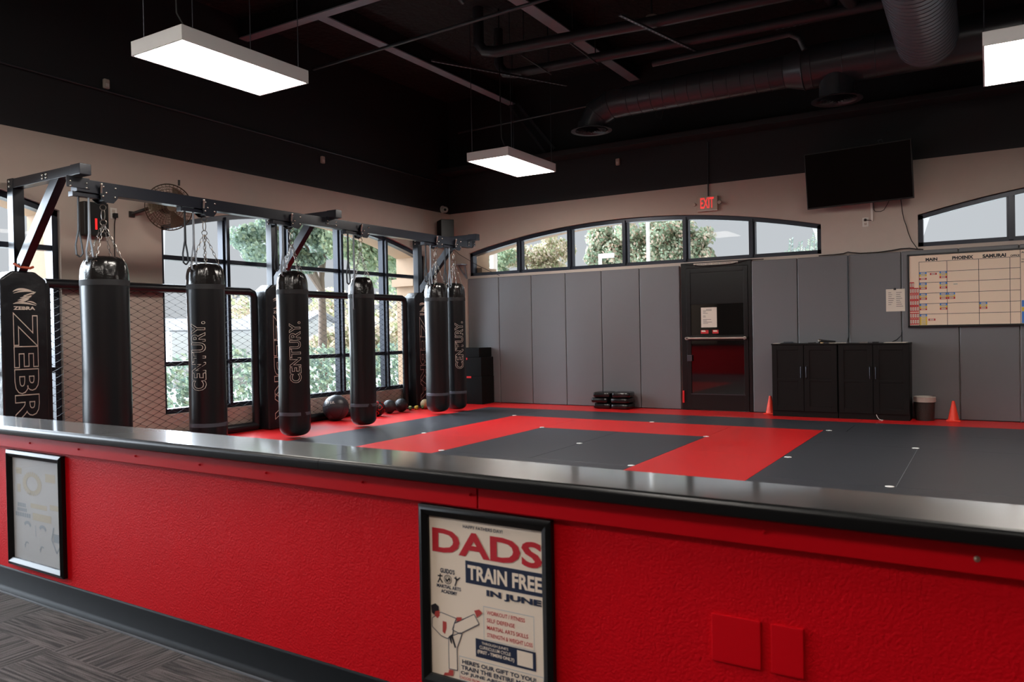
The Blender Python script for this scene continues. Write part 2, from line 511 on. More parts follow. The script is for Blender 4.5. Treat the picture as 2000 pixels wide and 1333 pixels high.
def window(name, P, W, mulls, transoms, fw=0.055, label=None):
    a, b, s, h = W
    root = struct(name, label=label)
    D0, D1 = 0.05, 0.16
    N = 40
    mb = MB()
    def strip(A, B):       # A, B lists of (t,z): outer and inner outline
        for i in range(len(A) - 1):
            q = [A[i], A[i + 1], B[i + 1], B[i]]
            vs = [P(t, D0, z) for t, z in q] + [P(t, D1, z) for t, z in q]
            mb.add(vs, [(0, 1, 2, 3), (7, 6, 5, 4), (0, 4, 5, 1), (1, 5, 6, 2), (2, 6, 7, 3), (3, 7, 4, 0)])
    ts = [a + (b - a) * k / N for k in range(N + 1)]
    strip([(t, h(t)) for t in ts], [(t, h(t) - fw * 1.1) for t in ts])
    strip([(a, s), (b, s)], [(a, s + fw), (b, s + fw)])
    strip([(a, s), (a, h(a))], [(a + fw, s), (a + fw, h(a) - 0.01)])
    strip([(b, s), (b, h(b))], [(b - fw, s), (b - fw, h(b) - 0.01)])
    put('window_frame', mb, 'window_bronze', root, smooth=0)
    for m in mulls:
        mb = MB()
        z1 = h(m) - 0.03
        for (x0, x1, e0, e1) in ((m - 0.042, m + 0.042, D0 + 0.02, D1), (m - 0.022, m + 0.022, D0 - 0.03, D0 + 0.02)):
            q = [P(x0, e0, s + 0.02), P(x1, e0, s + 0.02), P(x1, e1, s + 0.02), P(x0, e1, s + 0.02)]
            mb.prism(q, (0, 0, z1 - s - 0.02))
        put('mullion', mb, 'window_bronze', root, smooth=0)
    for z in transoms:
        mb = MB()
        q = [P(a + 0.02, D0 + 0.015, z - 0.026), P(b - 0.02, D0 + 0.015, z - 0.026), P(b - 0.02, D1, z - 0.026), P(a + 0.02, D1, z - 0.026)]
        mb.prism(q, (0, 0, 0.052))
        put('transom', mb, 'window_bronze', root, smooth=0)
    mb = MB()
    o = [P(a + 0.02, 0.10, s + 0.02)] + [P(b - 0.02, 0.10, s + 0.02)] + [P(t, 0.10, h(t) - 0.02) for t in reversed(ts[1:-1])]
    mb.poly(o)
    put('window_pane', mb, 'window_glass', root, smooth=0)
    return root

window('window_1', PLEFT, W1, [-2.83, -3.82, -4.81, -5.85], [2.06, 0.86])
window('window_2', PLEFT, W2, [0.12, 1.08, 2.06, 3.02], [2.06, 0.86])
window('window_3', PBACK, W3, [-1.88, -0.965, -0.045, 0.887, 1.822], [])
window('window_4', PBACK, W4, [4.80, 5.74, 6.68, 7.62, 8.56], [])
# pier capital moulding outside both arches
mb = MB(); mb.span((XL - REV - 0.03, 3.86, 1.93), (XL - 0.2, 3.95, 2.05)); mb.span((-2.83, YB + 0.2, 2.10), (-2.70, YB + REV + 0.03, 2.24))
struct('trim_1', mb, 'reveal_stucco', smooth=0)

# ------------------------------------------------------------------ lobby: carpet, half wall, ledge
HS = -0.02
HN = math.sqrt(1 + HS * HS)
HU = Vector((1 / HN, HS / HN, 0)); HV = Vector((-HS / HN, 1 / HN, 0)); HO = Vector((0, -4.196, 0))
def hw(x, off, z):
    """x = world x on the front face of the half wall, off = distance behind that face"""
    return HO + HU * (x * HN) + HV * off + Vector((0, 0, z))
def hbox(mb, x0, x1, o0, o1, z0, z1):
    vs = [hw(x, o, z) for x in (x0, x1) for o in (o0, o1) for z in (z0, z1)]
    mb.add(vs, [(0, 1, 3, 2), (4, 6, 7, 5), (0, 4, 5, 1), (2, 3, 7, 6), (0, 2, 6, 4), (1, 5, 7, 3)])
    return mb
CZ = -0.04
mb = MB(); mb.span((XL - 0.05, YF, CZ - 0.05), (XR, -4.1, CZ)); struct('floor_lobby', mb, 'carpet', smooth=0)
mb = MB(); mb.span((XL - 0.05, -4.15, -0.09), (XR, YB + 0.05, -0.04)); struct('floor', mb, 'sub_floor', smooth=0)
mb = MB(); hbox(mb, XL, XR, 0, 0.155, CZ, 0.716); struct('wall_front', mb, 'red_wall', smooth=0)
mb = MB(); hbox(mb, XL, 3.336, -0.02, 0, 0.652, 0.716); hbox(mb, 3.341, XR, -0.02, 0, 0.652, 0.716); struct('trim_2', mb, 'red_board', bevel=0.002, smooth=0)
mb = MB(); hbox(mb, XL, XR, 0.155, 0.175, 0.652, 0.716); struct('trim_3', mb, 'red_board', bevel=0.002, smooth=0)
mb = MB()
prof = [(0, CZ), (-0.03, CZ), (-0.03, CZ + 0.004), (-0.016, CZ + 0.010), (-0.008, CZ + 0.022), (-0.006, 0.062), (-0.004, 0.068), (0, 0.070)]
mb.prism([hw(XL, o, z) for o, z in prof], HU * (XR - XL))
struct('baseboard_front', mb, 'rubber_base', smooth=50)
mb = MB(); hbox(mb, XL, XR, -0.038, -0.029, CZ, CZ + 0.004); struct('trim_4', mb, 'metal_edge', smooth=0)
for nm, xa, xb, lb in (('counter_ledge', XL, 2.7375, 'black laminate ledge with rounded edge capping the red half wall, long left section'),
                       ('counter_ledge', 2.7385, XR, 'black laminate ledge with rounded edge capping the red half wall, section right of its seam')):
    mb = MB(); hbox(mb, xa, xb, -0.055, 0.21, 0.718, 0.756)
    me_bev = 0.0
    n = 7; r = 0.015
    mb = MB()
    # cross-section with bullnosed long edges
    cs = [(-0.055 + 0.004, 0.718), (0.21 - 0.004, 0.718), (0.21, 0.722)]
    for k in range(n + 1):
        a = PI / 2 * k / n; cs.append((0.21 - r + r * math.cos(a), 0.756 - r + r * math.sin(a)))
    for k in range(n + 1):
        a = PI / 2 + PI / 2 * k / n; cs.append((-0.055 + r + r * math.cos(a), 0.756 - r + r * math.sin(a)))
    cs.append((-0.055, 0.722))
    mb.prism([hw(xa, o, z) for o, z in cs], HU * ((xb - xa) * HN))
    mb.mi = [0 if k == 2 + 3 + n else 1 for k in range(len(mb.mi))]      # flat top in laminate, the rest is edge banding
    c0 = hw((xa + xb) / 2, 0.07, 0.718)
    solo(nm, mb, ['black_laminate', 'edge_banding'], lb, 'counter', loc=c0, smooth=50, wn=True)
for i, (x, z, shiny) in enumerate(((0.84, .684, 0), (1.251, .683, 0), (1.671, .684, 0), (2.08, .681, 0), (2.447, .681, 0), (2.897, .689, 0), (3.312, .691, 0), (4.136, .686, 0), (4.551, .684, 1))):
    c = hw(x, -0.02, z)
    mb = MB(); mb.cyl(c, c - HV * 0.003, 0.006 if shiny else 0.0045, n=10); mb.cyl(c - HV * 0.003, c - HV * 0.006, 0.0045 if shiny else 0.003, 0.002, n=10)
    solo('screw', mb, 'screw_steel' if shiny else 'red_board',
         'bare metal screw head on the red board under the ledge, far right' if shiny else 'red painted screw head on the trim board, number %s counted from the left end' % ('one two three four five six seven eight'.split()[i]),
         'screw', 'screws along the red trim board', loc=c)
# blank cover plates
for xa, xb, lb in ((4.005, 4.121, 'wide red painted blank wall plate low on the red half wall'), (4.144, 4.216, 'narrow red painted blank wall plate beside the wider plate')):
    mb = MB(); hbox(mb, xa, xb, -0.007, 0.0, 0.3595, 0.4735)
    solo('wall_plate', mb, 'red_board', lb, 'wall plate', loc=hw(xa, 0, .36), bevel=0.003)

# ------------------------------------------------------------------ framed posters
def poster_frame(label, x0, x1, z0, z1, bw, sheet_mat, rel=0.022):
    c = hw((x0 + x1) / 2, 0, z0)
    root = thing('framed_poster', label, 'poster', c)
    mb = MB()
    A = [(x0, z0), (x1, z0), (x1, z1), (x0, z1)]
    B = [(x0 + bw, z0 + bw), (x1 - bw, z0 + bw), (x1 - bw, z1 - bw), (x0 + bw, z1 - bw)]
    Mi = [(x0 + bw * .45, z0 + bw * .45), (x1 - bw * .45, z0 + bw * .45), (x1 - bw * .45, z1 - bw * .45), (x0 + bw * .45, z1 - bw * .45)]
    rings = [[hw(x, 0, z) for x, z in A], [hw(x, -rel * .7, z) for x, z in A], [hw(x, -rel, z) for x, z in Mi], [hw(x, -rel * .55, z) for x, z in B], [hw(x, -0.004, z) for x, z in B]]
    vs = [p for r in rings for p in r]; fs = []
    for k in range(4):
        for i in range(4):
            fs.append((k * 4 + i, k * 4 + (i + 1) % 4, (k + 1) * 4 + (i + 1) % 4, (k + 1) * 4 + i))
    mb.add(vs, fs)
    put('picture_frame', mb, 'frame_black', root, bevel=0.0015, smooth=30)
    mb = MB(); hbox(mb, x0 + bw - .004, x1 - bw + .004, -0.005, -0.002, z0 + bw - .004, z1 - bw + .004)
    sheet = put('poster_sheet', mb, sheet_mat, root, smooth=0)
    return root, sheet, (x0 + bw, x1 - bw, z0 + bw, z1 - bw)

root, sheet, (sx0, sx1, sz0, sz1) = poster_frame('black framed poster with big red lettering and a kicking karate fighter', 3.117, 3.574, 0.108, 0.644, 0.033, 'poster_white')
SWp, SHp = sx1 - sx0, sz1 - sz0
def pf(s, t, d=0.0):
    return hw(sx0 + s * SWp, -0.0056 - d, sz1 - t * SHp)
LAY = [0]
def ptext(items, m, name='poster_lettering'):
    for st, t0, t1, s0, s1, bold in items:
        mb = MB(); vs, fs, asp = text_geo(st, 0, bold)
        mb.add([pf(s0 + x * (s1 - s0), t1 - y * (t1 - t0), 0.0006) for x, y, z in vs], fs)
        put(name, mb, m, sheet, smooth=0, fixn=False)
def prect(mb, s0, s1, t0, t1, d=0.0002):
    mb.poly([pf(s0, t1, d), pf(s1, t1, d), pf(s1, t0, d), pf(s0, t0, d)])
ptext([('DADS', .072, .225, .028, .995, .03)], 'poster_red', 'red_headline')
for q_ in ((.335, 1.0, .248, .385), (.415, .93, .715, .828)):
    mb = MB(); prect(mb, *q_); put('navy_banner', mb, 'poster_navy', sheet, smooth=0, fixn=False)
ptext([('TRAIN FREE', .272, .362, .355, .99, .035), ("THROUGH JUNE'S", .728, .748, .47, .7, .01), ('CURRICULUM CYCLE', .753, .773, .45, .72, .01), ('(FIRST - TIMERS ONLY)', .782, .808, .43, .75, .03)], 'poster_white', 'white_lettering')
ptext([('HAPPY FATHERS DAY!', .03, .05, .32, .67, .01), ('IN JUNE', .405, .452, .52, .985, .05), ("GUIDO'S", .322, .352, .1, .235, .03), ('MARTIAL ARTS', .425, .447, .065, .29, .03), ('ACADEMY', .456, .478, .105, .255, .03),
       ("HERE'S OUR GIFT TO YOU!", .866, .893, .29, .93, .03), ('TRAIN THE ENTIRE MONTH', .903, .93, .28, .96, .03), ('OF JUNE ABSOLUTELY FREE', .94, .965, .275, .985, .03), ('MIXED MARTIAL ARTS', .973, .99, .48, .9, .02)], 'poster_navy', 'navy_lettering')
ptext([('WORKOUT / FITNESS', .53, .554, .52, .845, .01), ('SELF DEFENSE', .576, .6, .52, .76, .01), ('MARTIAL ARTS SKILLS', .621, .645, .52, .87, .01), ('STRENGTH & WEIGHT LOSS', .666, .69, .52, .905, .01), ('CHOOSE FROM:', .973, .99, .265, .45, .01)], 'poster_red', 'red_lettering')
mb = MB()
for (s0, s1, t0, t1) in ((.49, .92, .508, .71), (.262, .99, .85, 1.0)):
    e = .003
    prect(mb, s0, s1, t0, t0 + e); prect(mb, s0, s1, t1 - e, t1); prect(mb, s0, s0 + e, t0, t1); prect(mb, s1 - e, s1, t0, t1)
put('thin_border', mb, 'poster_grey', sheet, smooth=0, fixn=False)
mb = MB(); prect(mb, .775, .905, .726, .815, .0004); put('pale_square', mb, 'poster_white', sheet, smooth=0, fixn=False)
# round emblem with two small figures
mb = MB()
NN = 24
for r0, r1 in ((.036, .031), (.024, .020)):
    for k in range(NN):
        a, b = 2 * PI * k / NN, 2 * PI * (k + 1) / NN
        P_ = lambda r, t: pf(.17 + r * math.cos(t), .388 + r * .8 * math.sin(t), .0004)
        mb.poly([P_(r0, a), P_(r0, b), P_(r1, b), P_(r1, a)])
def pstroke(mb, pts, w, d=.0005):
    for i in range(len(pts) - 1):
        (x0, y0), (x1, y1) = pts[i], pts[i + 1]
        dx, dy = (x1 - x0) * SWp, (y1 - y0) * SHp; L = math.hypot(dx, dy) or 1
        nx, ny = -dy / L * w / 2 / SWp, dx / L * w / 2 / SHp
        mb.poly([pf(x0 + nx, y0 + ny, d), pf(x1 + nx, y1 + ny, d), pf(x1 - nx, y1 - ny, d), pf(x0 - nx, y0 - ny, d)])
for pts in ([(.10, .36), (.095, .39), (.075, .418)], [(.095, .39), (.12, .415)], [(.075, .375), (.12, .372)], [(.245, .36), (.25, .39), (.235, .42)], [(.25, .385), (.285, .362)], [(.23, .37), (.262, .378)],
            [(.15, .385), (.165, .4), (.18, .38), (.19, .395)]):
    pstroke(mb, pts, .004)
put('round_emblem', mb, 'ink', sheet, smooth=0, fixn=False)
# the kicking fighter: trousers and jacket filled pale, navy outlines, reddish skin, black hair and belt
Z7 = lambda x, y: (((x - 190) - (y - 165 - .135 * (x - 190)) / 1105 * 32) / 778, (y - 165 - .135 * (x - 190)) / 1105)
def fig(pts, m, d, name, outline=None):
    mb = MB(); q = [Z7(*p) for p in pts]
    mb.poly([pf(s, t, d) for s, t in reversed(q)])
    put(name, mb, m, sheet, smooth=0, fixn=False)
    if outline:
        mb = MB(); pstroke(mb, q + [q[0]], outline, d + .0002)
        put(name + '_outline', mb, 'poster_navy', sheet, smooth=0, fixn=False)
fig([(345, 1015), (430, 975), (440, 985), (405, 1085), (410, 1240), (350, 1235), (345, 1100)], 'poster_white', .0004, 'standing_leg', .0022)
fig([(385, 915), (525, 840), (560, 905), (440, 975), (430, 985), (370, 960)], 'poster_white', .0005, 'kicking_leg', .0022)
fig([(222, 890), (285, 845), (350, 865), (400, 880), (385, 915), (372, 1000), (335, 1025), (290, 1010), (222, 950)], 'poster_white', .0006, 'karate_jacket', .0022)
fig([(300, 905), (328, 910), (330, 950), (318, 995), (300, 980)], 'poster_skin', .0009, 'bare_chest')
fig([(240, 835), (275, 830), (278, 870), (262, 890), (240, 870)], 'poster_skin', .0009, 'face')
fig([(212, 800), (245, 785), (270, 805), (272, 835), (245, 840), (238, 868), (218, 850)], 'ink', .0011, 'hair')
fig([(400, 870), (438, 868), (436, 890), (402, 900)], 'poster_skin', .0009, 'fist')
fig([(525, 815), (560, 805), (582, 828), (545, 862)], 'poster_skin', .0009, 'raised_foot')
fig([(350, 1240), (382, 1242), (380, 1280), (310, 1285), (318, 1265), (345, 1262)], 'poster_skin', .0009, 'standing_foot')
fig([(345, 1010), (372, 990), (400, 1080), (390, 1085), (365, 1015), (372, 1060), (360, 1050)], 'ink', .0011, 'black_belt')

root, sheet, (sx0, sx1, sz0, sz1) = poster_frame('black framed poster with a pale washed-out print, at the left frame edge', 0.604, 1.098, 0.098, 0.64, 0.034, 'poster_pale', 0.026)
SWp, SHp = sx1 - sx0, sz1 - sz0
mb = MB()
for k in range(26):
    a = 2 * PI * k / 26
    pstroke(mb, [(.42 + .12 * math.cos(a), .24 + .07 * math.sin(a)), (.42 + .2 * math.cos(a), .24 + .115 * math.sin(a))], .012, .0003)
for s0, s1, t0, t1 in ((.08, .2, .1, .16), (.7, .9, .12, .2), (.1, .17, .26, .34), (.38, .72, .43, .475), (.78, .98, .41, .46), (.42, .8, .52, .59)):
    m2 = MB(); prect(m2, s0, s1, t0, t1); put('faded_yellow_block', m2, 'poster_tan', sheet, smooth=0, fixn=False)
put('faded_sunburst', mb, 'poster_tan', sheet, smooth=0, fixn=False)
for i, (s0, s1, t0, t1) in enumerate(((.1, .28, .445, .483), (.09, .3, .495, .528), (.05, .38, .54, .58))):
    n = 5 + i; mb = MB()
    for k in range(n):
        w = (s1 - s0) / n; prect(mb, s0 + w * k, s0 + w * (k + .8), t0, t1)
    put('faded_grey_words', mb, 'poster_grey', sheet, smooth=0, fixn=False)
for cx, cy in ((.3, .66), (.62, .67)):
    mb = MB()
    pstroke(mb, [(cx - .06, cy - .01), (cx - .02, cy - .035), (cx + .04, cy - .03), (cx + .07, cy + .0)], .014)
    pstroke(mb, [(cx - .07, cy + .2), (cx - .02, cy + .16), (cx + .02, cy + .17)], .006); pstroke(mb, [(cx - .04, cy + .16), (cx - .06, cy + .22)], .006)
    put('faded_grey_figure', mb, 'poster_grey', sheet, smooth=0, fixn=False)
mb = MB()
pstroke(mb, [(.47, .64), (.475, .75)], .004); pstroke(mb, [(.85, .62), (.8, .74), (.9, .86), (.96, .8)], .008); prect(mb, .84, .98, .68, .76)
put('faded_grey_print', mb, 'poster_grey', sheet, smooth=0, fixn=False)
mb = MB(); mb.poly([hw(sx0 - .003, -.010, sz0 - .003), hw(sx1 + .003, -.010, sz0 - .003), hw(sx1 + .003, -.010, sz1 + .003), hw(sx0 - .003, -.010, sz1 + .003)])
put('glazing', mb, 'picture_glass', root, smooth=0)

# ------------------------------------------------------------------ tatami floor mats
def floor_mat(x0, x1, y0, y1, red, label, grp):
    g = 0.0014
    mb = MB(); mb.span((x0 + g, y0 + g, -0.04), (x1 - g, y1 - g, 0.0))
    solo('tatami_mat', mb, 'mat_red' if red else 'mat_black', label, 'floor mat', grp, loc=((x0 + x1) / 2, (y0 + y1) / 2, -0.04), bevel=0.0025, seg=2, smooth=30)
GR, GB = 'red floor mats', 'black floor mats'
floor_mat(0, 1, 0, 2, 0, 'black mat, left half of the dark square inside the red ring', GB)
floor_mat(1, 2, 0, 2, 0, 'black mat, right half of the dark square inside the red ring', GB)
floor_mat(-1, 0, 1, 3, 1, 'red mat at the far left corner of the red ring', GR)
floor_mat(-1, 0, -1, 1, 1, 'red mat on the near left side of the red ring', GR)
floor_mat(0, 2, 2, 3, 1, 'red mat along the far side of the red ring', GR)
floor_mat(2, 3, 1, 3, 1, 'red mat at the far right corner of the red ring', GR)
floor_mat(2, 3, -1, 1, 1, 'red mat on the near right side of the red ring', GR)
floor_mat(0, 2, -1, 0, 0, 'black mat just behind the ledge, nearest to the dark square', GB)
floor_mat(-2, -1, 1.89, 3.89, 0, 'black mat left of the red ring, farthest along the bag row', GB)
floor_mat(-2, -1, -0.11, 1.89, 0, 'black mat left of the red ring, beside the third and fourth bags', GB)
floor_mat(-2, -1, -2.11, -0.11, 0, 'black mat left of the red ring, mostly hidden behind the ledge', GB)
xs = [-1, 1.24, 3.24, 5.24, 7.24, XR]
for i, w in enumerate(('behind the far left of the red ring', 'in front of the exit door', 'in front of the black cabinets', 'below the orange cone and whiteboard', 'at the far right corner')):
    floor_mat(xs[i], xs[i + 1], 3, 3.89, 0, 'black mat of the long dark back strip, ' + w, GB)
floor_mat(3, 5, 2, 3, 0, 'black mat right of the red ring, touching its far corner', GB)
floor_mat(5, 7, 2, 3, 0, 'black mat at the right frame edge, second row from the wall', GB)
floor_mat(3, 4, 0, 2, 0, 'black mat right of the red ring, left of the pale seam', GB)
floor_mat(4, 5, 0, 2, 0, 'black mat right of the pale seam', GB)
floor_mat(5, 6, 0, 2, 0, 'black mat at the right frame edge, nearest row', GB)
floor_mat(3, 5, -1, 0, 0, 'black mat just behind the ledge on the right', GB)
for k in range(-3, 6):
    floor_mat(max(k, -3.12), k + 1, -3.98, -2.11 if k < -1 else -1, 0, 'black mat hidden behind the half wall and its ledge', 'black mats behind the half wall')
floor_mat(-3.12, -1.0, 3.89, 4.57, 1, 'red mat in the far corner by the foam boxes', GR)
xs = [-1.0, 1.24, 3.24, 5.24, 7.24, XR]
for i, w in enumerate(('under the stacked kick shields', 'at the foot of the exit door', 'under the black cabinets', 'under the right orange cone', 'farthest right')):
    floor_mat(xs[i], xs[i + 1], 3.89, 4.57, 1, 'red mat of the strip along the back wall, ' + w, GR)
for a, b, w in ((1.89, 3.89, 'beside the balls'), (-0.11, 1.89, 'under the third punching bag'), (-2.11, -0.11, 'hidden behind the ledge')):
    floor_mat(-3.12, -2.0, a, b, 1, 'red mat of the strip along the cage fence, ' + w, GR)
mb = MB(); mb.span((3.9975, .0, .0002), (4.0025, 2.0, .0012)); solo('seam_strip', mb, 'metal_edge', 'thin pale strip along the open seam between two black mats on the right', 'strip', loc=(4, 1, 0), smooth=0)
# small white corner plugs
pl = [(-1, 3, 'far left corner of the red ring'), (0, 2, 'far left corner of the dark square'), (2, 2, 'far right corner of the dark square'), (1.98, 0.02, 'near right corner of the dark square'), (-0.02, 0.02, 'near left corner of the dark square'),
      (1, 1, 'middle of the dark square'), (-1, 1, 'left side of the red ring'), (1, 3, 'far side of the red ring'), (3.06, 3, 'far right corner of the red ring'), (3.05, 1, 'right side of the red ring'), (3.98, 2, 'far end of the pale seam'), (3.96, 0.0, 'near end of the pale seam')]
for x, y, w in pl:
    mb = MB(); mb.lathe([(.031, 0), (.031, .0015), (.026, .0028)], (x, y, 0.0003), 18)
    solo('mat_plug', mb, 'plug_white', 'round white mat plug at the ' + w, 'plug', 'white corner plugs', loc=(x, y, 0))

# ------------------------------------------------------------------ grey wall pads on the back wall
YP = 4.571
def wall_pad(x0, x1, label, z1=2.046):
    mb = MB(); mb.span((x0 + .003, YP, 0.002), (x1 - .003, YB - .002, z1))
    solo('wall_pad', mb, 'pad_grey', label, 'wall pad', 'grey wall pads', loc=((x0 + x1) / 2, YB, 0), bevel=0.012, seg=3, smooth=30)
PX = -2.217; PW = 0.6096
names = ['behind the last punching bag', 'beside the black foam boxes', 'third from the room corner', 'left of the kick shields', 'behind the left stack of kick shields', 'right of the kick shield stacks', ]
pads = [PX + PW * (k - 1) for k in range(7)]
lab = ['grey wall pad in the corner, mostly hidden by the last punching bags', 'grey wall pad with the black foam boxes standing against it', 'grey wall pad, second one right of the foam boxes', 'grey wall pad just left of the kick shields',
       'grey wall pad behind the kick shields', 'grey wall pad directly left of the exit door']
for k in range(6):
    wall_pad(pads[k], min(pads[k + 1], 0.84), lab[k])
lab = ['grey wall pad directly right of the exit door', 'grey wall pad above the left cabinet', 'grey wall pad above the right cabinet', 'grey wall pad behind the waste bin and left half of the whiteboard', 'grey wall pad behind the right orange cone', 'grey wall pad at the right frame edge']
xs = [1.838, 2.432, 3.051, 3.656, 4.27, 4.875, 5.48]
for k in range(6): wall_pad(xs[k], xs[k + 1], lab[k], 2.05)

# ------------------------------------------------------------------ exit door
door = struct('door_1', label='black metal exit door with a glass middle and a pale push bar')
DX0, DX1 = 0.845, 1.832
mb = MB(); Y0 = YB - .012
mb.span((DX0, Y0 - .02, 0), (DX0 + .075, YB, 2.075)); mb.span((DX1 - .045, Y0 - .02, 0), (DX1, YB, 2.075)); mb.span((DX0 + .075, Y0 - .02, 2.0), (DX1 - .045, YB, 2.075))
put('door_frame', mb, 'door_black', door, bevel=.003)
LX0, LX1 = DX0 + .078, DX1 - .048
mb = MB(); Yd = YB - .02
for a, b, c, d in ((LX0, LX0 + .06, 0.01, 1.995), (LX1 - .06, LX1, 0.01, 1.995), (LX0 + .06, LX1 - .06, 1.93, 1.995), (LX0 + .06, LX1 - .06, 0.01, .23), (LX0 + .06, LX1 - .06, .975, 1.05)):
    mb.span((a, Yd - .02, c), (b, YB - .001, d))
put('door_leaf', mb, 'door_black', door, bevel=.003)
mb = MB(); mb.span((LX0 + .055, Yd - .008, .225), (LX1 - .055, Yd + .002, .98)); put('lower_glass', mb, 'black_glass', door, smooth=0)
mb = MB(); mb.span((LX0 + .055, Yd - .008, 1.045), (LX1 - .055, Yd + .002, 1.49)); put('middle_glass', mb, 'black_glass', door, smooth=0)
mb = MB(); mb.span((LX0 + .055, Yd - .012, 1.488), (LX1 - .055, Yd + .002, 1.935)); put('blacked_out_panel', mb, 'door_black', door, bevel=.003)
mb = MB(); mb.span((LX0 + .05, Yd - .03, .222), (LX1 - .05, Yd - .018, .232)); mb.span((1.60, Yd - .034, .224), (1.69, Yd - .026, .236)); put('glazing_bead', mb, 'dark_steel', door, smooth=0)
mb = MB(); mb.span((LX0 - .01, Yd - .085, 1.0), (LX1 - .01, Yd - .06, 1.024)); mb.span((LX0, Yd - .085, .99), (LX0 + .04, Yd - .02, 1.03)); mb.span((LX1 - .05, Yd - .085, .99), (LX1 - .02, Yd - .02, 1.03))
put('push_bar', mb, 'brushed_steel', door, bevel=.004)
mb = MB(); mb.span((LX0 + .008, Yd - .045, .69), (LX0 + .075, Yd - .02, .775)); lk = put('lock_body', mb, 'dark_steel', door, bevel=.004)
mb = MB()
for k in range(4): mb.cyl((LX0 + .074, Yd - .047, .70 + .021 * k), (LX0 + .074, Yd - .044, .70 + .021 * k), .004, n=8)
put('lock_stud', mb, 'bolt_steel', lk)
mb = MB(); mb.span((DX0 + .005, Y0 - .04, .1), (DX0 + .03, Y0 - .02, .27)); put('edge_reflector', mb, 'red_tape', door)
mb = MB(); mb.poly([(1.034, Y0 - .0213, 2.032), (1.655, Y0 - .0213, 2.032), (1.655, Y0 - .0213, 2.062), (1.034, Y0 - .0213, 2.062)])
st = solo('door_sticker', mb, 'paper', 'narrow tan sticker strip with lettering across the top of the exit door', 'sticker', loc=(1.34, Y0 - .02, 2.03), smooth=0)
mb = MB(); add_text(mb, 'THIS DOOR MUST REMAIN UNLOCKED DURING BUSINESS HOURS', lambda u, v, d: (1.045 + u, Y0 - .0222, 2.040 + v), .6, .014, bold=.02)
ORG[st.name] = Vector((1.34, Y0 - .02, 2.03)); put('sticker_lettering', mb, 'ink', st, smooth=0, fixn=False)
def sheet_on_wall(x0, x1, z0, z1, y, label, rows, cols, clip=False, title=True):
    root = thing('paper_sheet', label, 'paper', ((x0 + x1) / 2, y, z0))
    mb = MB(); mb.span((x0, y - .0025, z0), (x1, y - .0005, z1)); put('sheet', mb, 'paper', root, smooth=0)
    mb = MB(); w = x1 - x0; h = z1 - z0
    for c in range(cols):
        for r in range(rows):
            if random.random() < .12: continue
            zz = z1 - h * (.16 + .7 * r / rows); xa = x0 + w * (.12 + .42 * c); L = w * random.uniform(.15, .36 if cols > 1 else .6)
            mb.poly([(xa, y - .0032, zz - .003), (xa + L, y - .0032, zz - .003), (xa + L, y - .0032, zz + .003), (xa, y - .0032, zz + .003)])
    if title:
        for k in range(2):
            zz = z1 - h * (.1 + .05 * k); mb.poly([(x0 + w * .33, y - .0032, zz - .004), (x0 + w * .68, y - .0032, zz - .004), (x0 + w * .68, y - .0032, zz + .003), (x0 + w * .33, y - .0032, zz + .003)])
    put('typed_lines', mb, 'ink_grey', root, smooth=0, fixn=False)
    if clip:
        mb = MB(); xm = (x0 + x1) / 2 - .005; mb.span((xm - .014, y - .012, z1 - .012), (xm + .014, y - .001, z1 + .01)); mb.ring((xm, y - .006, z1 + .012), .008, .0015, (0, 1, 0), 12, 5)
        put('binder_clip', mb, 'satin_black', root, bevel=.001)
    return root
sheet_on_wall(1.131, 1.353, 1.162, 1.44, YB - .032, 'white typed notice taped inside the middle glass of the exit door', 11, 1)
sheet_on_wall(3.484, 3.695, 1.316, 1.592, YP, 'white timetable sheet hung from a clip left of the whiteboard', 8, 2, True, False)
for x0, x1, lb in ((1.122, 1.232, 'left one of two small red and tan stickers under the notice on the door glass'), (1.288, 1.372, 'right one of two small red and tan stickers under the notice on the door glass')):
    root = thing('glass_sticker', lb, 'sticker', (x0, YB - .03, 1.075))
    mb = MB(); mb.span((x0, YB - .0305, 1.075), (x1, YB - .0288, 1.125)); put('sticker_base', mb, 'mag_red', root, smooth=0)
    mb = MB(); mb.poly([(x0 + .01, YB - .031, 1.1), (x0 + .08 * .9, YB - .031, 1.1), (x0 + .06, YB - .031, 1.122), (x0 + .01, YB - .031, 1.12)]); put('sticker_print', mb, 'paper', root, smooth=0, fixn=False)

# ------------------------------------------------------------------ exit sign
root = thing('exit_sign', 'lit exit sign with red letters and two side lamp heads above the arched window', 'exit sign', (1.245, YB, 2.79))
mb = MB(); mb.span((1.103, YB - .055, 2.79), (1.392, YB - .001, 2.985)); put('sign_box', mb, 'exit_face', root, bevel=.006)
mb = MB(); mb.span((1.108, YB - .058, 2.783), (1.388, YB - .004, 2.792)); put('downlight_lens', mb, 'white_plastic', root)
mb = MB(); add_text(mb, 'EXIT', lambda u, v, d: (1.152 + u, YB - .0565, 2.82 + v), .19, .148, bold=.02); put('exit_lettering', mb, 'exit_red', root, smooth=0, fixn=False)
for sx, xx in ((-1, 1.07), (1, 1.425)):
    mb = MB(); mb.sphere((xx, YB - .06, 2.885), .026, 16, 10); mb.cyl((xx, YB - .06, 2.885), (xx - sx * .035, YB - .035, 2.885), .009, n=8); mb.cyl((xx, YB - .085, 2.883), (xx, YB - .06, 2.885), .022, .024, n=16)
    put('lamp_head', mb, 'ivory_plastic', root)
mb = MB(); mb.tube([(1.255, YB - .02, 2.985), (1.255, YB - .018, 3.1), (1.26, YB - .018, 3.74)], .009, 8)
solo('conduit', mb, 'pipe_black', 'thin conduit running down the black wall to the exit sign', 'conduit', loc=(1.255, YB, 2.985))

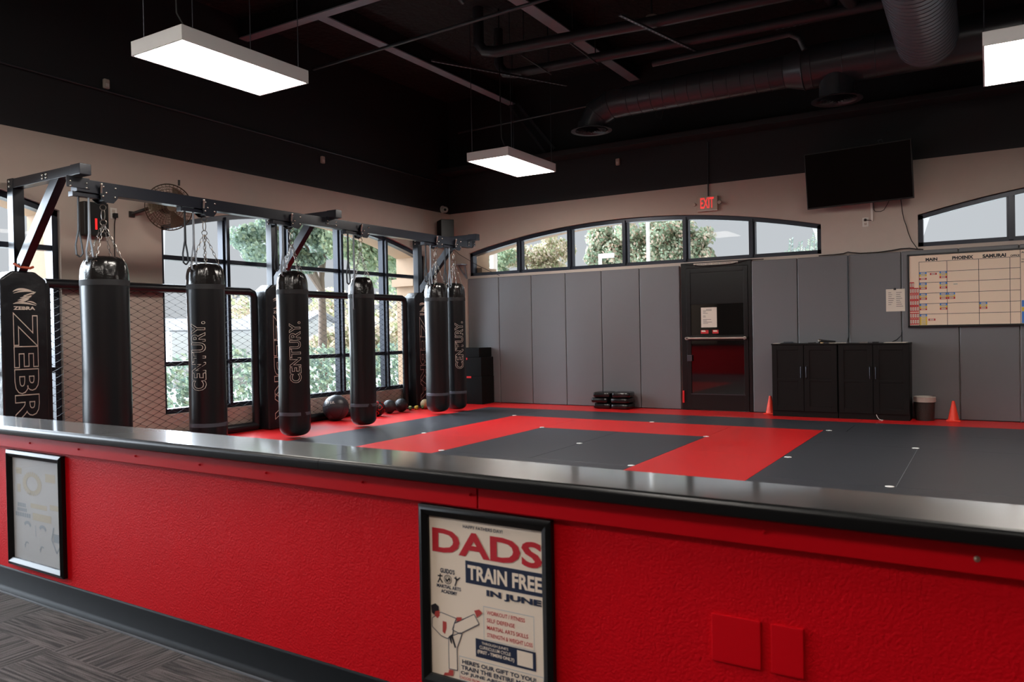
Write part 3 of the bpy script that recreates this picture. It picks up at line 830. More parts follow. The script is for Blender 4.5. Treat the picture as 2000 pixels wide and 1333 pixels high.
# ------------------------------------------------------------------ television
TVR = Matrix.Rotation(math.radians(-9), 3, 'X') @ Matrix.Rotation(math.radians(0), 3, 'Z')
root = thing('wall_television', 'large dark flat screen television tilted down on the back wall', 'television', (3.17, 4.42, 3.03))
tw, th = 1.235, .70
def tvb(mb, c, s):
    TVX = Matrix.Rotation(math.radians(-4.5), 3, 'Z') @ Matrix.Rotation(math.radians(9), 3, 'X') @ Matrix.Rotation(math.radians(-0.4), 3, 'Y')
    return mb.box(TVX @ Vector(c) + Vector((3.20, 4.36, 3.002)), s, TVX)
mb = MB(); tvb(mb, (0, .018, 0), (tw, .04, th)); put('tv_case', mb, 'satin_black', root, bevel=.004)
mb = MB(); tvb(mb, (0, -.0035, .004), (tw - .024, .003, th - .03)); put('tv_screen', mb, 'tv_glass', root, smooth=0)
mb = MB(); mb.span((3.05, 4.39, 2.9), (3.3, 4.61, 2.93)); mb.span((3.05, 4.39, 3.15), (3.3, 4.61, 3.18)); mb.span((3.02, 4.59, 2.85), (3.33, 4.619, 3.23)); put('wall_bracket', mb, 'satin_black', root)
mb = MB(); mb.tube([(3.45, 4.35, 3.37), (3.44, 4.34, 3.40), (3.48, 4.34, 3.405), (3.49, 4.36, 3.375)], .005, 6); put('top_hook', mb, 'dark_steel', root)
mb = MB(); mb.span((3.318, YB - .02, 2.455), (3.345, YB - .001, 2.78)); solo('cable_raceway', mb, 'white_plastic', 'white vertical cable cover between the television and the outlet', 'cable cover', loc=(3.33, YB, 2.45), bevel=.003)
def outlet(label, P, w=.072, h=.115):
    """P(u, v, d) -> point"""
    root = thing('wall_outlet', label, 'outlet', P(0, 0, 0))
    def bx(mb, u0, u1, v0, v1, d0, d1):
        vs = [P(u, v, d) for u in (u0, u1) for v in (v0, v1) for d in (d0, d1)]
        mb.add(vs, [(0, 1, 3, 2), (4, 6, 7, 5), (0, 4, 5, 1), (2, 3, 7, 6), (0, 2, 6, 4), (1, 5, 7, 3)])
    mb = MB(); bx(mb, -w / 2, w / 2, -h / 2, h / 2, 0.0005, .006); put('cover_plate', mb, 'white_plastic', root, bevel=.002)
    mb = MB(); bx(mb, -.017, .017, .008, .04, .006, .008); bx(mb, -.017, .017, -.04, -.008, .006, .008); rc = put('receptacle', mb, 'ivory_plastic', root, bevel=.002)
    mb = MB()
    for u in (-.007, .006): bx(mb, u, u + .002, -.026, -.016, .008, .0086)
    bx(mb, -.002, .002, -.036, -.031, .008, .0086); put('slot', mb, 'ink', rc, smooth=0)
    return root, bx
r_, bx = outlet('white wall outlet with a black plug under the television', lambda u, v, d: Vector((3.256 + u, YB - d, 2.452 + v)))
mb = MB(); mb.sphere((3.255, YB - .02, 2.478), .017, 12, 8); mb.tube([(3.255, YB - .025, 2.478), (3.29, YB - .02, 2.472), (3.32, YB - .02, 2.468), (3.332, YB - .016, 2.46)], .004, 6); solo('power_plug', mb, 'cord_black', 'black plug and short cord in the outlet under the television', 'plug', loc=(3.255, YB - .01, 2.478))
mb = MB(); mb.tube([(3.352, 4.58, 2.69), (3.356, YB - .012, 2.60), (3.37, YB - .01, 2.575), (3.43, YB - .008, 2.568), (3.47, YB - .01, 2.585), (3.51, YB - .02, 2.65), (3.535, 4.57, 2.69)], .004, 6)
solo('television_cord', mb, 'cord_black', 'short black cord looping below the television beside the raceway', 'cord', loc=(3.35, YB, 2.57))
mb = MB(); mb.tube([(3.665, 4.50, 2.72), (3.675, YB - .015, 2.55), (3.69, YB - .008, 2.45), (3.72, YB - .006, 2.35), (3.735, YB - .006, 2.28), (3.77, YB - .006, 2.18), (3.84, YB - .01, 2.065)], .0045, 6)
solo('television_cord', mb, 'cord_black', 'long thin cord hanging from the television to the right arched window', 'cord', loc=(3.7, YB, 2.1))
mb = MB(); pts = [(2.70, 4.585, 2.062)]
for x, z in ((2.9, 2.066), (3.0, 2.072), (3.05, 2.088), (3.1, 2.075), (3.2, 2.060), (3.4, 2.060), (3.55, 2.072), (3.65, 2.086), (3.75, 2.085), (3.82, 2.07), (3.9, 2.06)): pts.append((x, 4.588, z))
mb.tube(pts, .007, 6); solo('loose_cable', mb, 'cord_black', 'black cable lying loose along the top of the pads between the arched windows', 'cable', loc=(3.2, 4.588, 2.06))
mb = MB(); mb.tube([(0.9, 4.575, 2.06), (1.1, 4.57, 2.03), (1.35, 4.565, 2.015), (1.6, 4.568, 2.03), (1.8, 4.58, 2.07), (2.0, 4.59, 2.066)], .006, 6)
solo('loose_cable', mb, 'cord_black', 'black cable sagging across the top of the exit door', 'cable', loc=(1.35, 4.57, 2.02))
mb = MB(); mb.tube([(3.05, 4.562, 2.04), (3.05, 4.562, 1.5), (3.048, 4.56, 1.0), (3.045, 4.5, .945)], .007, 6); solo('loose_cable', mb, 'cord_black', 'black cable running straight down a pad seam to the cabinet tops', 'cable', loc=(3.05, 4.56, 1.5))
mb = MB(); mb.tube([(3.656, 4.565, 1.06), (3.65, 4.562, 1.02), (3.6, 4.55, .965), (3.555, 4.5, .942)], .004, 6); solo('loose_cable', mb, 'cord_black', 'short black cable curling onto the right end of the cabinets', 'cable', loc=(3.6, 4.55, .95))

# ------------------------------------------------------------------ whiteboard with magnets
YW = YP - .026
wb = thing('whiteboard', 'large class schedule whiteboard with a black ruled grid on the right wall', 'whiteboard', (4.9, YP, 1.11))
BX0, BX1, BZ0, BZ1 = 3.728, 6.06, 1.113, 2.004
mb = MB()
for a, b, c, d in ((BX0, BX1, BZ0, BZ0 + .026), (BX0, BX1, BZ1 - .02, BZ1), (BX0, BX0 + .02, BZ0, BZ1), (BX1 - .02, BX1, BZ0, BZ1)): mb.span((a, YW - .008, c), (b, YP - .001, d))
put('board_frame', mb, 'satin_black', wb, bevel=.002)
mb = MB(); mb.span((BX0 + .01, YW, BZ0 + .01), (BX1 - .01, YP - .003, BZ1 - .01)); face = put('board_face', mb, 'whiteboard', wb, smooth=0)
mb = MB(); e = .005; yl = YW - .0008
def wl(x0, x1, z0, z1): mb.poly([(x0, yl, z0), (x1, yl, z0), (x1, yl, z1), (x0, yl, z1)])
for x, z1_ in ((3.854, 1.905), (4.149, 1.9), (4.4745, 1.907), (4.782, 1.905), (4.883, 1.984)): wl(x - e / 2, x + e / 2, 1.139, z1_)
for z in (1.905, 1.78, 1.6535, 1.5245, 1.3985, 1.2725): wl(3.853, 4.883, z - e / 2, z + e / 2)
put('ruled_line', mb, 'ink', face, smooth=0, fixn=False)
mb = MB()
for s, x0, x1, z0, z1, bd in (('MAIN', 3.925, 4.05, 1.912, 1.95, .03), ('PHOENIX', 4.205, 4.421, 1.912, 1.953, .03), ('SAMURAI', 4.514, 4.746, 1.912, 1.955, .03), ('OFFICE', 4.787, 4.878, 1.911, 1.932, .02), ('ANNOUNCEMENTS', 4.892, 5.2, 1.945, 1.962, .02), ('TODAY', 4.893, 4.96, 1.868, 1.879, .02), ('MON', 4.893, 4.945, 1.838, 1.849, .02)):
    add_text(mb, s, lambda u, v, d: (x0 + u, yl, z0 + v), x1 - x0, z1 - z0, bold=bd + .025)
put('board_lettering', mb, 'ink', face, smooth=0, fixn=False)
def magnet(x0, z1, w, h, col, label, grp='strip magnets on the whiteboard', white=True):
    root = thing('magnet_strip', label, 'magnet', (x0, YW, z1 - h), grp)
    mb = MB(); mb.span((x0, YW - .003, z1 - h), (x0 + w, YW - .0008, z1)); put('strip', mb, col, root, smooth=0)
    if white:
        mb = MB(); a, b = (.2, .8) if w > h else (.15, .85)
        y = YW - .0034
        mb.poly([(x0 + w * a, y, z1 - h * .82), (x0 + w * b, y, z1 - h * .82), (x0 + w * b, y, z1 - h * .18), (x0 + w * a, y, z1 - h * .18)])
        put('name_card', mb, 'paper', root, smooth=0, fixn=False)
        mb = MB(); y = YW - .0037
        if w > h:
            for k in range(4): mb.poly([(x0 + w * (.26 + .13 * k), y, z1 - h * .62), (x0 + w * (.35 + .13 * k), y, z1 - h * .62), (x0 + w * (.35 + .13 * k), y, z1 - h * .4), (x0 + w * (.26 + .13 * k), y, z1 - h * .4)])
        else:
            mb.poly([(x0 + w * .42, y, z1 - h * .75), (x0 + w * .58, y, z1 - h * .75), (x0 + w * .58, y, z1 - h * .25), (x0 + w * .42, y, z1 - h * .25)])
        put('tiny_print', mb, 'ink_grey', root, smooth=0, fixn=False)
rows = {1: 1.781, 2: 1.652, 3: 1.523, 4: 1.397, 5: 1.270}
ordn = {1: 'second', 2: 'third', 3: 'fourth', 4: 'fifth', 5: 'sixth'}
def cluster(x0, r, place, seq):
    z = rows[r]
    for col, h, gap in seq:
        z -= gap
        nm = {'mag_blue': 'blue', 'mag_yellow': 'yellow', 'mag_red': 'red'}[col]
        magnet(x0, z, .077, h, col, '%s strip magnet on the whiteboard, %s, %s row%s' % (nm, place, ordn[r], ', upper one' if gap < -.5 else ''))
        z -= h
B_, Y_, R_ = 'mag_blue', 'mag_yellow', 'mag_red'
L_ = 'left side of the MAIN column'; Rr = 'right side of the MAIN column'
cluster(3.857, 1, L_, [(B_, .025, 0), (Y_, .027, .001), (R_, .023, .017)])
cluster(4.071, 1, Rr, [(B_, .025, 0), (Y_, .027, .001), (R_, .024, .005)])
cluster(3.857, 2, L_, [(B_, .027, 0), (Y_, .026, .001), (R_, .025, .001)])
cluster(4.071, 2, Rr, [(B_, .026, 0), (Y_, .023, .001), (R_, .025, .003)])
cluster(3.857, 3, L_, [(B_, .024, 0), (Y_, .025, .001), (R_, .025, .002)])
cluster(4.071, 3, Rr, [(B_, .025, 0), (Y_, .025, .001), (R_, .025, .001)])
cluster(4.154, 3, 'left side of the PHOENIX column', [(B_, .025, 0), (Y_, .024, .001), (R_, .026, .001)])
cluster(3.857, 4, L_, [(B_, .024, 0), (Y_, .029, .001), (R_, .019, .003)])
cluster(4.071, 4, Rr, [(B_, .026, 0), (Y_, .024, .001), (R_, .024, .001)])
cluster(4.479, 4, 'left side of the SAMURAI column', [(B_, .025, 0), (Y_, .028, .001), (R_, .024, .001)])
cluster(3.857, 5, L_, [(B_, .025, 0)])
for k, w in enumerate(('topmost', 'second', 'third', 'lowest')):
    magnet(3.857, 1.243 - .0255 * k, .077, .0245, Y_, 'yellow strip magnet at the bottom left of the MAIN column, %s of four' % w)
magnet(3.970, 1.766, .072, .023, R_, 'lone red strip magnet in the middle of the MAIN column, second row')
magnet(3.948, 1.216, .074, .024, R_, 'lone red strip magnet in the middle of the MAIN column, bottom row')
magnet(4.198, 1.636, .077, .028, 'whiteboard', 'pale strip magnet lettered in red in the PHOENIX column, third row')
# bank of upright red magnets at the left edge: 7 tiers
tiers = [1.665, 1.593, 1.518, 1.446, 1.374, 1.292, 1.218]
tn = ['top', 'second', 'third', 'fourth', 'fifth', 'sixth', 'bottom']
for i, z in enumerate(tiers):
    for k in range(2 if i == 0 else 4):
        magnet(3.75 + .0245 * k, z, .0238, .07, R_, 'upright red name magnet, %s tier of the left-edge bank, %s from the left' % (tn[i], ('first', 'second', 'third', 'fourth')[k]), 'red name magnets at the board edge')
for k, (col, h) in enumerate(((B_, .075), (Y_, .045), (B_, .135))):
    magnet(4.892, 1.405 - [0, .08, .128][k], .085, h, col, ('tall blue card at the right frame edge of the whiteboard, above the yellow one', 'yellow card at the right frame edge of the whiteboard', 'tall blue card at the right frame edge of the whiteboard, below the yellow one')[k], white=False)

# ------------------------------------------------------------------ cabinets and what lies on them
def cabinet(x0, label):
    w, d, h = .79, .352, .934; yf = 4.216
    root = thing('storage_cabinet', label, 'cabinet', (x0 + w / 2, yf + d / 2, 0))
    mb = MB(); mb.span((x0, yf + .02, 0.0005), (x0 + w, yf + d, h - .016)); put('carcass', mb, 'cabinet_brown_black', root, bevel=.002)
    mb = MB(); mb.span((x0 - .004, yf - .005, h - .018), (x0 + w + .004, yf + d, h)); put('top_board', mb, 'cabinet_brown_black', root, bevel=.003)
    for k in range(2):
        a = x0 + .004 + k * (w / 2); b = a + w / 2 - .008; z0, z1 = .075, h - .022
        fw = .062; zm = .455 + .0
        mb = MB()
        for p, q_, r, s in ((a, a + fw, z0, z1), (b - fw, b, z0, z1), (a + fw, b - fw, z0, z0 + fw), (a + fw, b - fw, z1 - fw, z1), (a + fw, b - fw, zm, zm + .03)): mb.span((p, yf, r), (q_, yf + .018, s))
        mb.span((a + fw - .002, yf + .009, z0 + fw - .002), (b - fw + .002, yf + .017, z1 - fw + .002))
        dr = put('door', mb, 'cabinet_brown_black', root, bevel=.0015)
        hx = b - .028 if k == 0 else a + .028
        mb = MB(); mb.tube([(hx, yf, .50), (hx, yf - .025, .505), (hx, yf - .028, .565), (hx, yf - .025, .64), (hx, yf, .645)], .007, 8); put('handle', mb, 'dark_steel', dr)
    return root
cabinet(2.172, 'dark brown-black two-door cabinet on the left, next to the half-hidden orange cone')
cabinet(2.972, 'dark brown-black two-door cabinet on the right, next to the waste bin')
ct = .9345
def flat(x0, x1, y0, y1, h, m, label, name='paper_sheet', cat='paper', rot=0.0):
    mb = MB(); R = Matrix.Rotation(rot, 3, 'Z'); mb.box(((x0 + x1) / 2, (y0 + y1) / 2, ct + h / 2), (x1 - x0, y1 - y0, h), R)
    return solo(name, mb, m, label, cat, loc=((x0 + x1) / 2, (y0 + y1) / 2, ct), smooth=0)
flat(2.19, 2.28, 4.22, 4.4, .004, 'paper', 'cream papers at the left end of the left cabinet top')
cb = thing('clipboard', 'dark clipboard with a metal clip on the left cabinet top', 'clipboard', (2.36, 4.32, ct))
mb = MB(); mb.span((2.27, 4.23, ct), (2.46, 4.42, ct + .005)); put('board', mb, 'cabinet_brown_black', cb)
mb = MB(); mb.cyl((2.30, 4.33, ct + .012), (2.42, 4.33, ct + .012), .009, n=10); mb.span((2.29, 4.30, ct + .005), (2.43, 4.36, ct + .010)); put('clip', mb, 'dark_steel', cb)
flat(2.62, 2.70, 4.24, 4.3, .012, 'satin_black', 'small black box in the middle of the left cabinet top', 'small_box', 'box')
mc = thing('microphone', 'black handheld microphone with a silver head lying on the left cabinet', 'microphone', (2.85, 4.33, ct))
mb = MB(); mb.sphere((2.742, 4.33, ct + .028), .026, 16, 10); put('grille', mb, 'chain_steel', mc)
mb = MB(); mb.tube([(2.762, 4.33, ct + .028), (2.80, 4.33, ct + .025), (2.93, 4.33, ct + .016)], [.019, .016, .012], 12); put('grip', mb, 'satin_black', mc)
flat(2.765, 2.80, 4.225, 4.27, .012, 'ball_tan', 'small tan block in front of the microphone', 'small_box', 'box')
flat(2.86, 3.06, 4.225, 4.35, .005, 'paper', 'cream papers lying across the joint of the two cabinets', rot=.12)
flat(3.22, 3.31, 4.24, 4.33, .012, 'ink_grey', 'small grey box near the middle of the right cabinet top', 'small_box', 'box')
flat(3.36, 3.43, 4.25, 4.29, .014, 'satin_black', 'small black remote control on the right cabinet top', 'remote_control', 'remote')
flat(3.49, 3.73, 4.225, 4.45, .005, 'paper', 'tan papers at the right end of the right cabinet top', rot=-.03)
mb = MB(); mb.tube([(3.40, 4.205, .07), (3.41, 4.2, .04), (3.43, 4.2, .012), (3.455, 4.195, .005), (3.475, 4.19, .006)], .004, 6); solo('loose_cable', mb, 'white_plastic', 'short white cord poking out below the right cabinet door', 'cord', loc=(3.42, 4.2, 0))

# ------------------------------------------------------------------ cones, bin, shields, foam boxes
def cone(x, y, label):
    root = thing('traffic_cone', label, 'cone', (x, y, 0))
    mb = MB(); mb.lathe([(.062, .012), (.056, .03), (.016, .232), (.014, .238), (.008, .238)], (0, 0, 0), 24, cap0=False); put('cone_body', mb, 'cone_orange', root, world=False)
    mb = MB(); mb.span((-.075, -.075, .0005), (.075, .075, .013)); put('base', mb, 'cone_orange', root, world=False, bevel=.004)
    return root
c0 = cone(4.203, 4.44, 'orange training cone standing alone right of the waste bin')
dup(c0, (2.09, 4.46, 0), 0, 'orange training cone half hidden by the left cabinet')
root = thing('waste_bin', 'small dark waste bin with a pale liner between the cabinets and a cone', 'bin', (3.905, 4.42, 0))
mb = MB(); mb.lathe([(.098, .0005), (.1, .01), (.113, .262), (.108, .262), (.096, .012)], (3.905, 4.42, 0), 32, cap1=False); put('bin_body', mb, 'bin_mesh', root)
mb = MB(); mb.lathe([(.1165, .222), (.1175, .24), (.1165, .262), (.121, .278), (.112, .286), (.103, .27), (.097, .18)], (3.905, 4.42, 0), 40, f=lambda r, z, t: r + .004 * math.sin(9 * t + z * 60) * (1 if z > .21 else 0), cap0=False, cap1=False); put('bin_liner', mb, 'liner', root)
def puff(w, d, h, seg=8):
    mb = MB(); vs = []; idx = {}
    # pillow block: superellipsoid grid
    N, K = 28, 14
    for i in range(K + 1):
        ph = -PI / 2 + PI * i / K
        for j in range(N):
            th_ = 2 * PI * j / N
            sg = lambda v, p: math.copysign(abs(v) ** p, v)
            cx, sx_ = sg(math.cos(ph), .35), sg(math.sin(ph), .45)
            vs.append((w / 2 * cx * sg(math.cos(th_), .25), d / 2 * cx * sg(math.sin(th_), .25), h / 2 + h / 2 * sx_))
    fs = []
    for i in range(K):
        for j in range(N): fs.append((i * N + j, i * N + (j + 1) % N, (i + 1) * N + (j + 1) % N, (i + 1) * N + j))
    mb.add(vs, fs); return mb
sh = thing('kick_shield', '', 'kick shield', (0, 0, 0), 'black kick shields stacked by the wall')
put('shield_body', puff(.275, .30, .082), 'black_vinyl_gloss', sh, world=False, smooth=60)
mb = MB(); mb.tube([(-.07, .15, .041), (-.065, .165, .041), (.065, .165, .041), (.07, .15, .041)], .008, 6); put('grab_strap', mb, 'webbing_black', sh, world=False)
spots = [(-.275, 4.40, 0, .03, 'bottom'), (-.305, 4.40, .081, -.06, 'middle'), (-.285, 4.41, .162, .05, 'topmost'), (.015, 4.39, 0, .02, 'bottom'), (.01, 4.39, .083, -.02, 'middle'), (.02, 4.385, .168, .12, 'topmost')]
for i, (x, y, z, rz, w) in enumerate(spots):
    lb = 'black padded kick shield, %s of the %s stack against the grey pads' % (w, 'left' if i < 3 else 'right')
    if i == 0: sh.location = (x, y, z); sh.rotation_euler = (0, 0, rz); sh['label'] = lb
    else: dup(sh, (x, y, z), rz, lb)
for i, (x0, x1, z0, z1, lb, tg) in enumerate(((-3.0, -2.330, 0.0005, .446, 'bottom black foam plyo box in the corner stack', 0), (-3.0, -2.335, .447, .752, 'middle black foam plyo box with a red tab', .445), (-3.0, -2.37, .753, .904, 'top and thinnest black foam plyo box of the corner stack', .74))):
    root = thing('foam_box', lb, 'foam box', (-2.66, 4.36, z0), 'black foam boxes stacked in the corner')
    mb = MB(); mb.span((x0, 4.2, z0), (x1, 4.56, z1)); put('foam_block', mb, 'foam_black', root, bevel=.008)
    if tg:
        mb = MB(); xa = -2.70 if i == 2 else -2.63
        mb.span((xa, 4.192, tg - .028), (xa + .1, 4.2005, tg + .006) if i == 2 else (xa + .1, 4.2005, tg + .004)); put('red_tab', mb, 'red_tape', root, bevel=.002)

# ------------------------------------------------------------------ balls and small weights by the fence
def ball(x, y, r, m, label, name='medicine_ball', grp=None):
    root = thing(name, label, 'ball', (x, y, 0), grp)
    mb = MB(); mb.sphere((x, y, r + .0005), r, 36, 22); b = put('ball_skin', mb, m, root, smooth=180)
    return root
R0 = .172
b = ball(-2.93, 1.56, R0, 'leather_ball', 'large dark grey medicine ball with stitched panels beside the fourth bag')
view = (CAM - Vector((-2.93, 1.56, R0))).normalized()
mb = MB(); cc = Vector((-2.93, 1.56, R0))
for ax in ((1, .2, .35), (.2, 1, -.3), (-.3, .25, 1), (.7, -.7, .2)):
    mb.ring(cc, R0 + .0005, .0022, ax, 48, 5)
put('panel_seam', mb, 'cord_black', b)
def on_ball(c, R, base_az, base_el, u, v):
    az = base_az + u / R; el = base_el + v / R
    return Vector(c) + Vector((math.cos(el) * math.cos(az), math.cos(el) * math.sin(az), math.sin(el))) * (R + .0015)
azv = math.atan2(view.y, view.x)
mb = MB(); add_text(mb, '20 LB.', lambda u, v, d: on_ball(cc, R0, azv - .95, .42, u, v), .15, .035, bold=.02); put('weight_lettering', mb, 'letter_white', b, smooth=0, fixn=False)
b = ball(-2.76, 2.2, .108, 'satin_black', 'black ball with red patches half hidden behind the fourth bag')
mb = MB(); c2 = Vector((-2.76, 2.2, .1085))
for az, el in ((.3, .2), (-.6, .1), (-.1, .9), (-.2, -.6), (.9, -.4), (-1.2, .6), (1.1, .7), (-1.2, -.5)):
    pts = [on_ball(c2, .108, azv + az, el, .034 * math.cos(2 * PI * k / 14) * (1 + .25 * math.cos(3 * 2 * PI * k / 14)), .034 * math.sin(2 * PI * k / 14) * (1 + .25 * math.sin(2 * 2 * PI * k / 14))) for k in range(14)]
    mb.poly(pts)
put('red_patch', mb, 'ball_red', b, fixn=False)
ball(-2.87, 2.58, .097, 'rubber_ball', 'left of two matching dark textured slam balls by the fence', 'slam_ball', 'dark slam balls')
ball(-2.83, 2.80, .098, 'rubber_ball', 'right of two matching dark textured slam balls by the fence', 'slam_ball', 'dark slam balls')
ball(-2.80, 3.33, .072, 'ball_tan', 'pale tan ball at the foot of the last padded post')
for i, (x, y, a, m, w) in enumerate(((-2.88, 3.0, .5, 'dumbbell_green', 'green dumbbell, leftmost of the three by the last padded post'), (-2.85, 3.10, .4, 'dumbbell_yellow', 'yellow dumbbell, middle of the three by the last padded post'), (-2.80, 3.20, .7, 'dumbbell_green', 'green dumbbell, nearest of the three to the tan ball'))):
    root = thing('dumbbell', w, 'dumbbell', (x, y, 0), 'small dumbbells'); d = Vector((math.cos(a), math.sin(a), 0))
    c = Vector((x, y, .031))
    for s in (-1, 1):
        mb = MB(); mb.cyl(c + d * (s * .025), c + d * (s * .062), .031, n=8); put('weight_head', mb, m if s > 0 else 'dumbbell_yellow', root, bevel=.004)
    mb = MB(); mb.cyl(c - d * .03, c + d * .03, .013, n=12); put('grip', mb, 'satin_black', root)

# ------------------------------------------------------------------ bag rack
XBm = -2.1
rack = thing('bag_rack', 'black steel rack with a long overhead beam carrying the punching bags', 'rack', (-2.6, .6, 0))
YPST = (-2.35, .655, 3.57)
mb = MB(); mb.span((XBm - .05, -2.36, 2.425), (XBm + .05, 3.6, 2.535)); put('beam', mb, 'rack_steel', rack, bevel=.004)
mb = MB(); mb.span((XBm - .06, 3.6, 2.43), (XBm + .06, 3.608, 2.53)); put('beam_end_cap', mb, 'rack_steel', rack)
for i, y in enumerate(YPST):
    mb = MB(); mb.span((-3.13, y - .05, 0.0005), (-3.03, y + .05, 2.645)); put('post', mb, 'rack_steel', rack, bevel=.004)
    zt = 2.64 if i == 0 else 2.62
    mb = MB(); mb.span((-3.14, y - .045, zt - .085), (XBm + .02, y + .045, zt)); put('arm', mb, 'rack_steel', rack, bevel=.004)
    mb = MB(); mb.span((XBm + .02, y - .05, zt - .09), (XBm + .17, y + .05, zt + .004)); put('arm_end', mb, 'rack_steel', rack, bevel=.006)
    mb = MB(); mb.bar((-3.06, y, 1.78), (XBm - .22, y, 2.59), .075, .10, (0, 0, 1)); put('brace', mb, 'rack_steel', rack, bevel=.004)
    spots_ = [((-3.026, y + e_, zt + dz), .012) for dz in (-.02, -.065) for e_ in (-.03, .03)] + [((-3.08, y - .052, zt + dz), .012) for dz in (-.02, -.065)]
    spots_ += [((XBm + dx + .2, y - .047, zt + dz), .012) for dx in (-.62, -.56) for dz in (-.03, -.06)]
    spots_ += [((XBm + .055, y + dy, z_), .011) for dy in (-.07, .07) for z_ in (2.5, 2.46)] + [((-3.026, y, 1.83), .011)]
    for c_, r_b in spots_:
        mb = MB(); mb.sphere(c_, r_b, 10, 6); put('bolt', mb, 'bolt_steel', rack)
    mb = MB(); mb.span((XBm + .046, y - .1, 2.45), (XBm + .056, y + .1, 2.545)); put('clamp_plate', mb, 'rack_steel', rack, bevel=.003)

# padded sleeves on the three posts
def sleeve(y, label, text):
    root = thing('post_pad', label, 'post pad', (-3.07, y, 0), 'padded post sleeves')
    w = .40; x0, x1 = -3.19, -2.97
    y0, y1 = y - w / 2, y + w / 2
    def P3(yy, z): return (yy, z)
    out = [(y0, .0005), (y1, .0005), (y1, 1.715), (y1 - .10, 1.79), (y0 + .10, 1.79), (y0, 1.715)]
    mb = MB()
    # front face subdivided with gentle sag so the vinyl creases
    mb.prism([(x0, a, b_) for a, b_ in out], (x1 - x0, 0, 0))
    put('pad_sleeve', mb, 'pad_black', root, bevel=.02, seg=3, smooth=40)
    xf = x1 + .002
    mb = MB(); add_text(mb, 'ZEBRA', lambda u, v, d: (xf + d * .4, y - .105 + v, 1.415 - u), 1.30, .215, outline=.012, bold=.03); put('big_outline_lettering', mb, 'letter_white', root, smooth=0, fixn=False)
    mb = MB(); add_text(mb, 'ZEBRA', lambda u, v, d: (xf, y - .1 + u, 1.435 + v), .19, .032, bold=.04); put('small_lettering', mb, 'letter_white', root, smooth=0, fixn=False)
    mb = MB()
    def stripe(a, b_, c_, w0):
        N = 10; L = []; R_2 = []
        for k in range(N + 1):
            t = k / N
            p = Vector(a) * (1 - t) ** 2 + Vector(b_) * 2 * t * (1 - t) + Vector(c_) * t * t
            dd = (Vector(b_) - Vector(a)) * (1 - t) + (Vector(c_) - Vector(b_)) * t
            nn = Vector((-dd.y, dd.x)).normalized() * (w0 * math.sin(PI * (.06 + .88 * t)))
            L.append((xf, y + p.x + nn.x, p.y + nn.y)); R_2.append((xf, y + p.x - nn.x, p.y - nn.y))
        for k in range(N): mb.poly([L[k], L[k + 1], R_2[k + 1], R_2[k]])
    stripe((-.10, 1.60), (-.05, 1.64), (.06, 1.615), .010)
    stripe((-.095, 1.585), (.0, 1.625), (.10, 1.60), .007)
    stripe((.10, 1.605), (.07, 1.58), (-.01, 1.565), .010)
    stripe((.075, 1.585), (.04, 1.56), (-.04, 1.545), .009)
    stripe((.06, 1.562), (.02, 1.545), (-.06, 1.522), .009)
    stripe((.04, 1.54), (.0, 1.52), (-.085, 1.498), .009)
    stripe((-.10, 1.49), (-.02, 1.515), (.10, 1.478), .009)
    stripe((.02, 1.515), (.07, 1.515), (.105, 1.488), .006)
    put('striped_logo', mb, 'letter_white', root, smooth=0, fixn=False)
    return root
sleeve(YPST[0], 'black padded post sleeve with white outlined lettering at the left frame edge', 1)
sleeve(YPST[1] - .0, 'black padded post sleeve partly hidden behind the third punching bag', 1)
sleeve(YPST[2] - .02, 'black padded post sleeve behind the fifth punching bag near the corner', 1)
mb = MB(); mb.tube([(-3.02, -2.41, 1.86), (-2.97, -2.39, 1.83), (-2.9, -2.33, 1.815), (-2.93, -2.29, 1.83)], .012, 6); solo('tie_cord', mb, 'orange_cord', 'orange tie cord knotted around the first rack brace', 'cord', loc=(-2.97, -2.37, 1.83))

# ------------------------------------------------------------------ cage fence panels
def fence(ya, yb, label):
    root = thing('cage_fence', label, 'fence', (-3.13, (ya + yb) / 2, 0), 'chain link cage panels')
    r = .05; x = -3.135; zt, zb = 1.70, .055
    mb = MB(); mb.tube([(x, ya, zb), (x, yb, zb)], r, 14); put('bottom_rail', mb, 'rail_black', root)
    mb = MB(); mb.tube([(x, ya, zt), (x, yb - .07, zt), (x, yb - .02, zt - .02), (x, yb, zt - .07), (x, yb, zb)], r * .95, 14); put('top_rail', mb, 'rail_black', root)
    mb = MB(); mb.tube([(x, ya, zb), (x, ya, zt)], r, 14); put('side_rail', mb, 'rail_black', root)
    p = .0375; n = int((yb - ya) / (2 * p)); rows_ = int((zt - zb) / p)
    mb = MB()
    for k in range(n + 1):
        yc = ya + (k + .5) * 2 * p - p / 2
        for s in range(1):
            pts = []
            for j in range(rows_ + 1):
                sd = 1 if ((j + k) % 2) else -1
                yy = yc + sd * (p + .003)
                pts.append((x + (.004 if sd > 0 else -.004), min(max(yy, ya), yb), zb + j * p))
            mb.tube(pts, .0038, 4, caps=False)
    put('chain_link', mb, 'wire_black', root, smooth=0, fixn=False)
fence(-2.09, .40, 'chain link cage panel with padded black rails behind the first two punching bags')
fence(.92, 3.29, 'chain link cage panel with padded black rails behind the fourth punching bag')

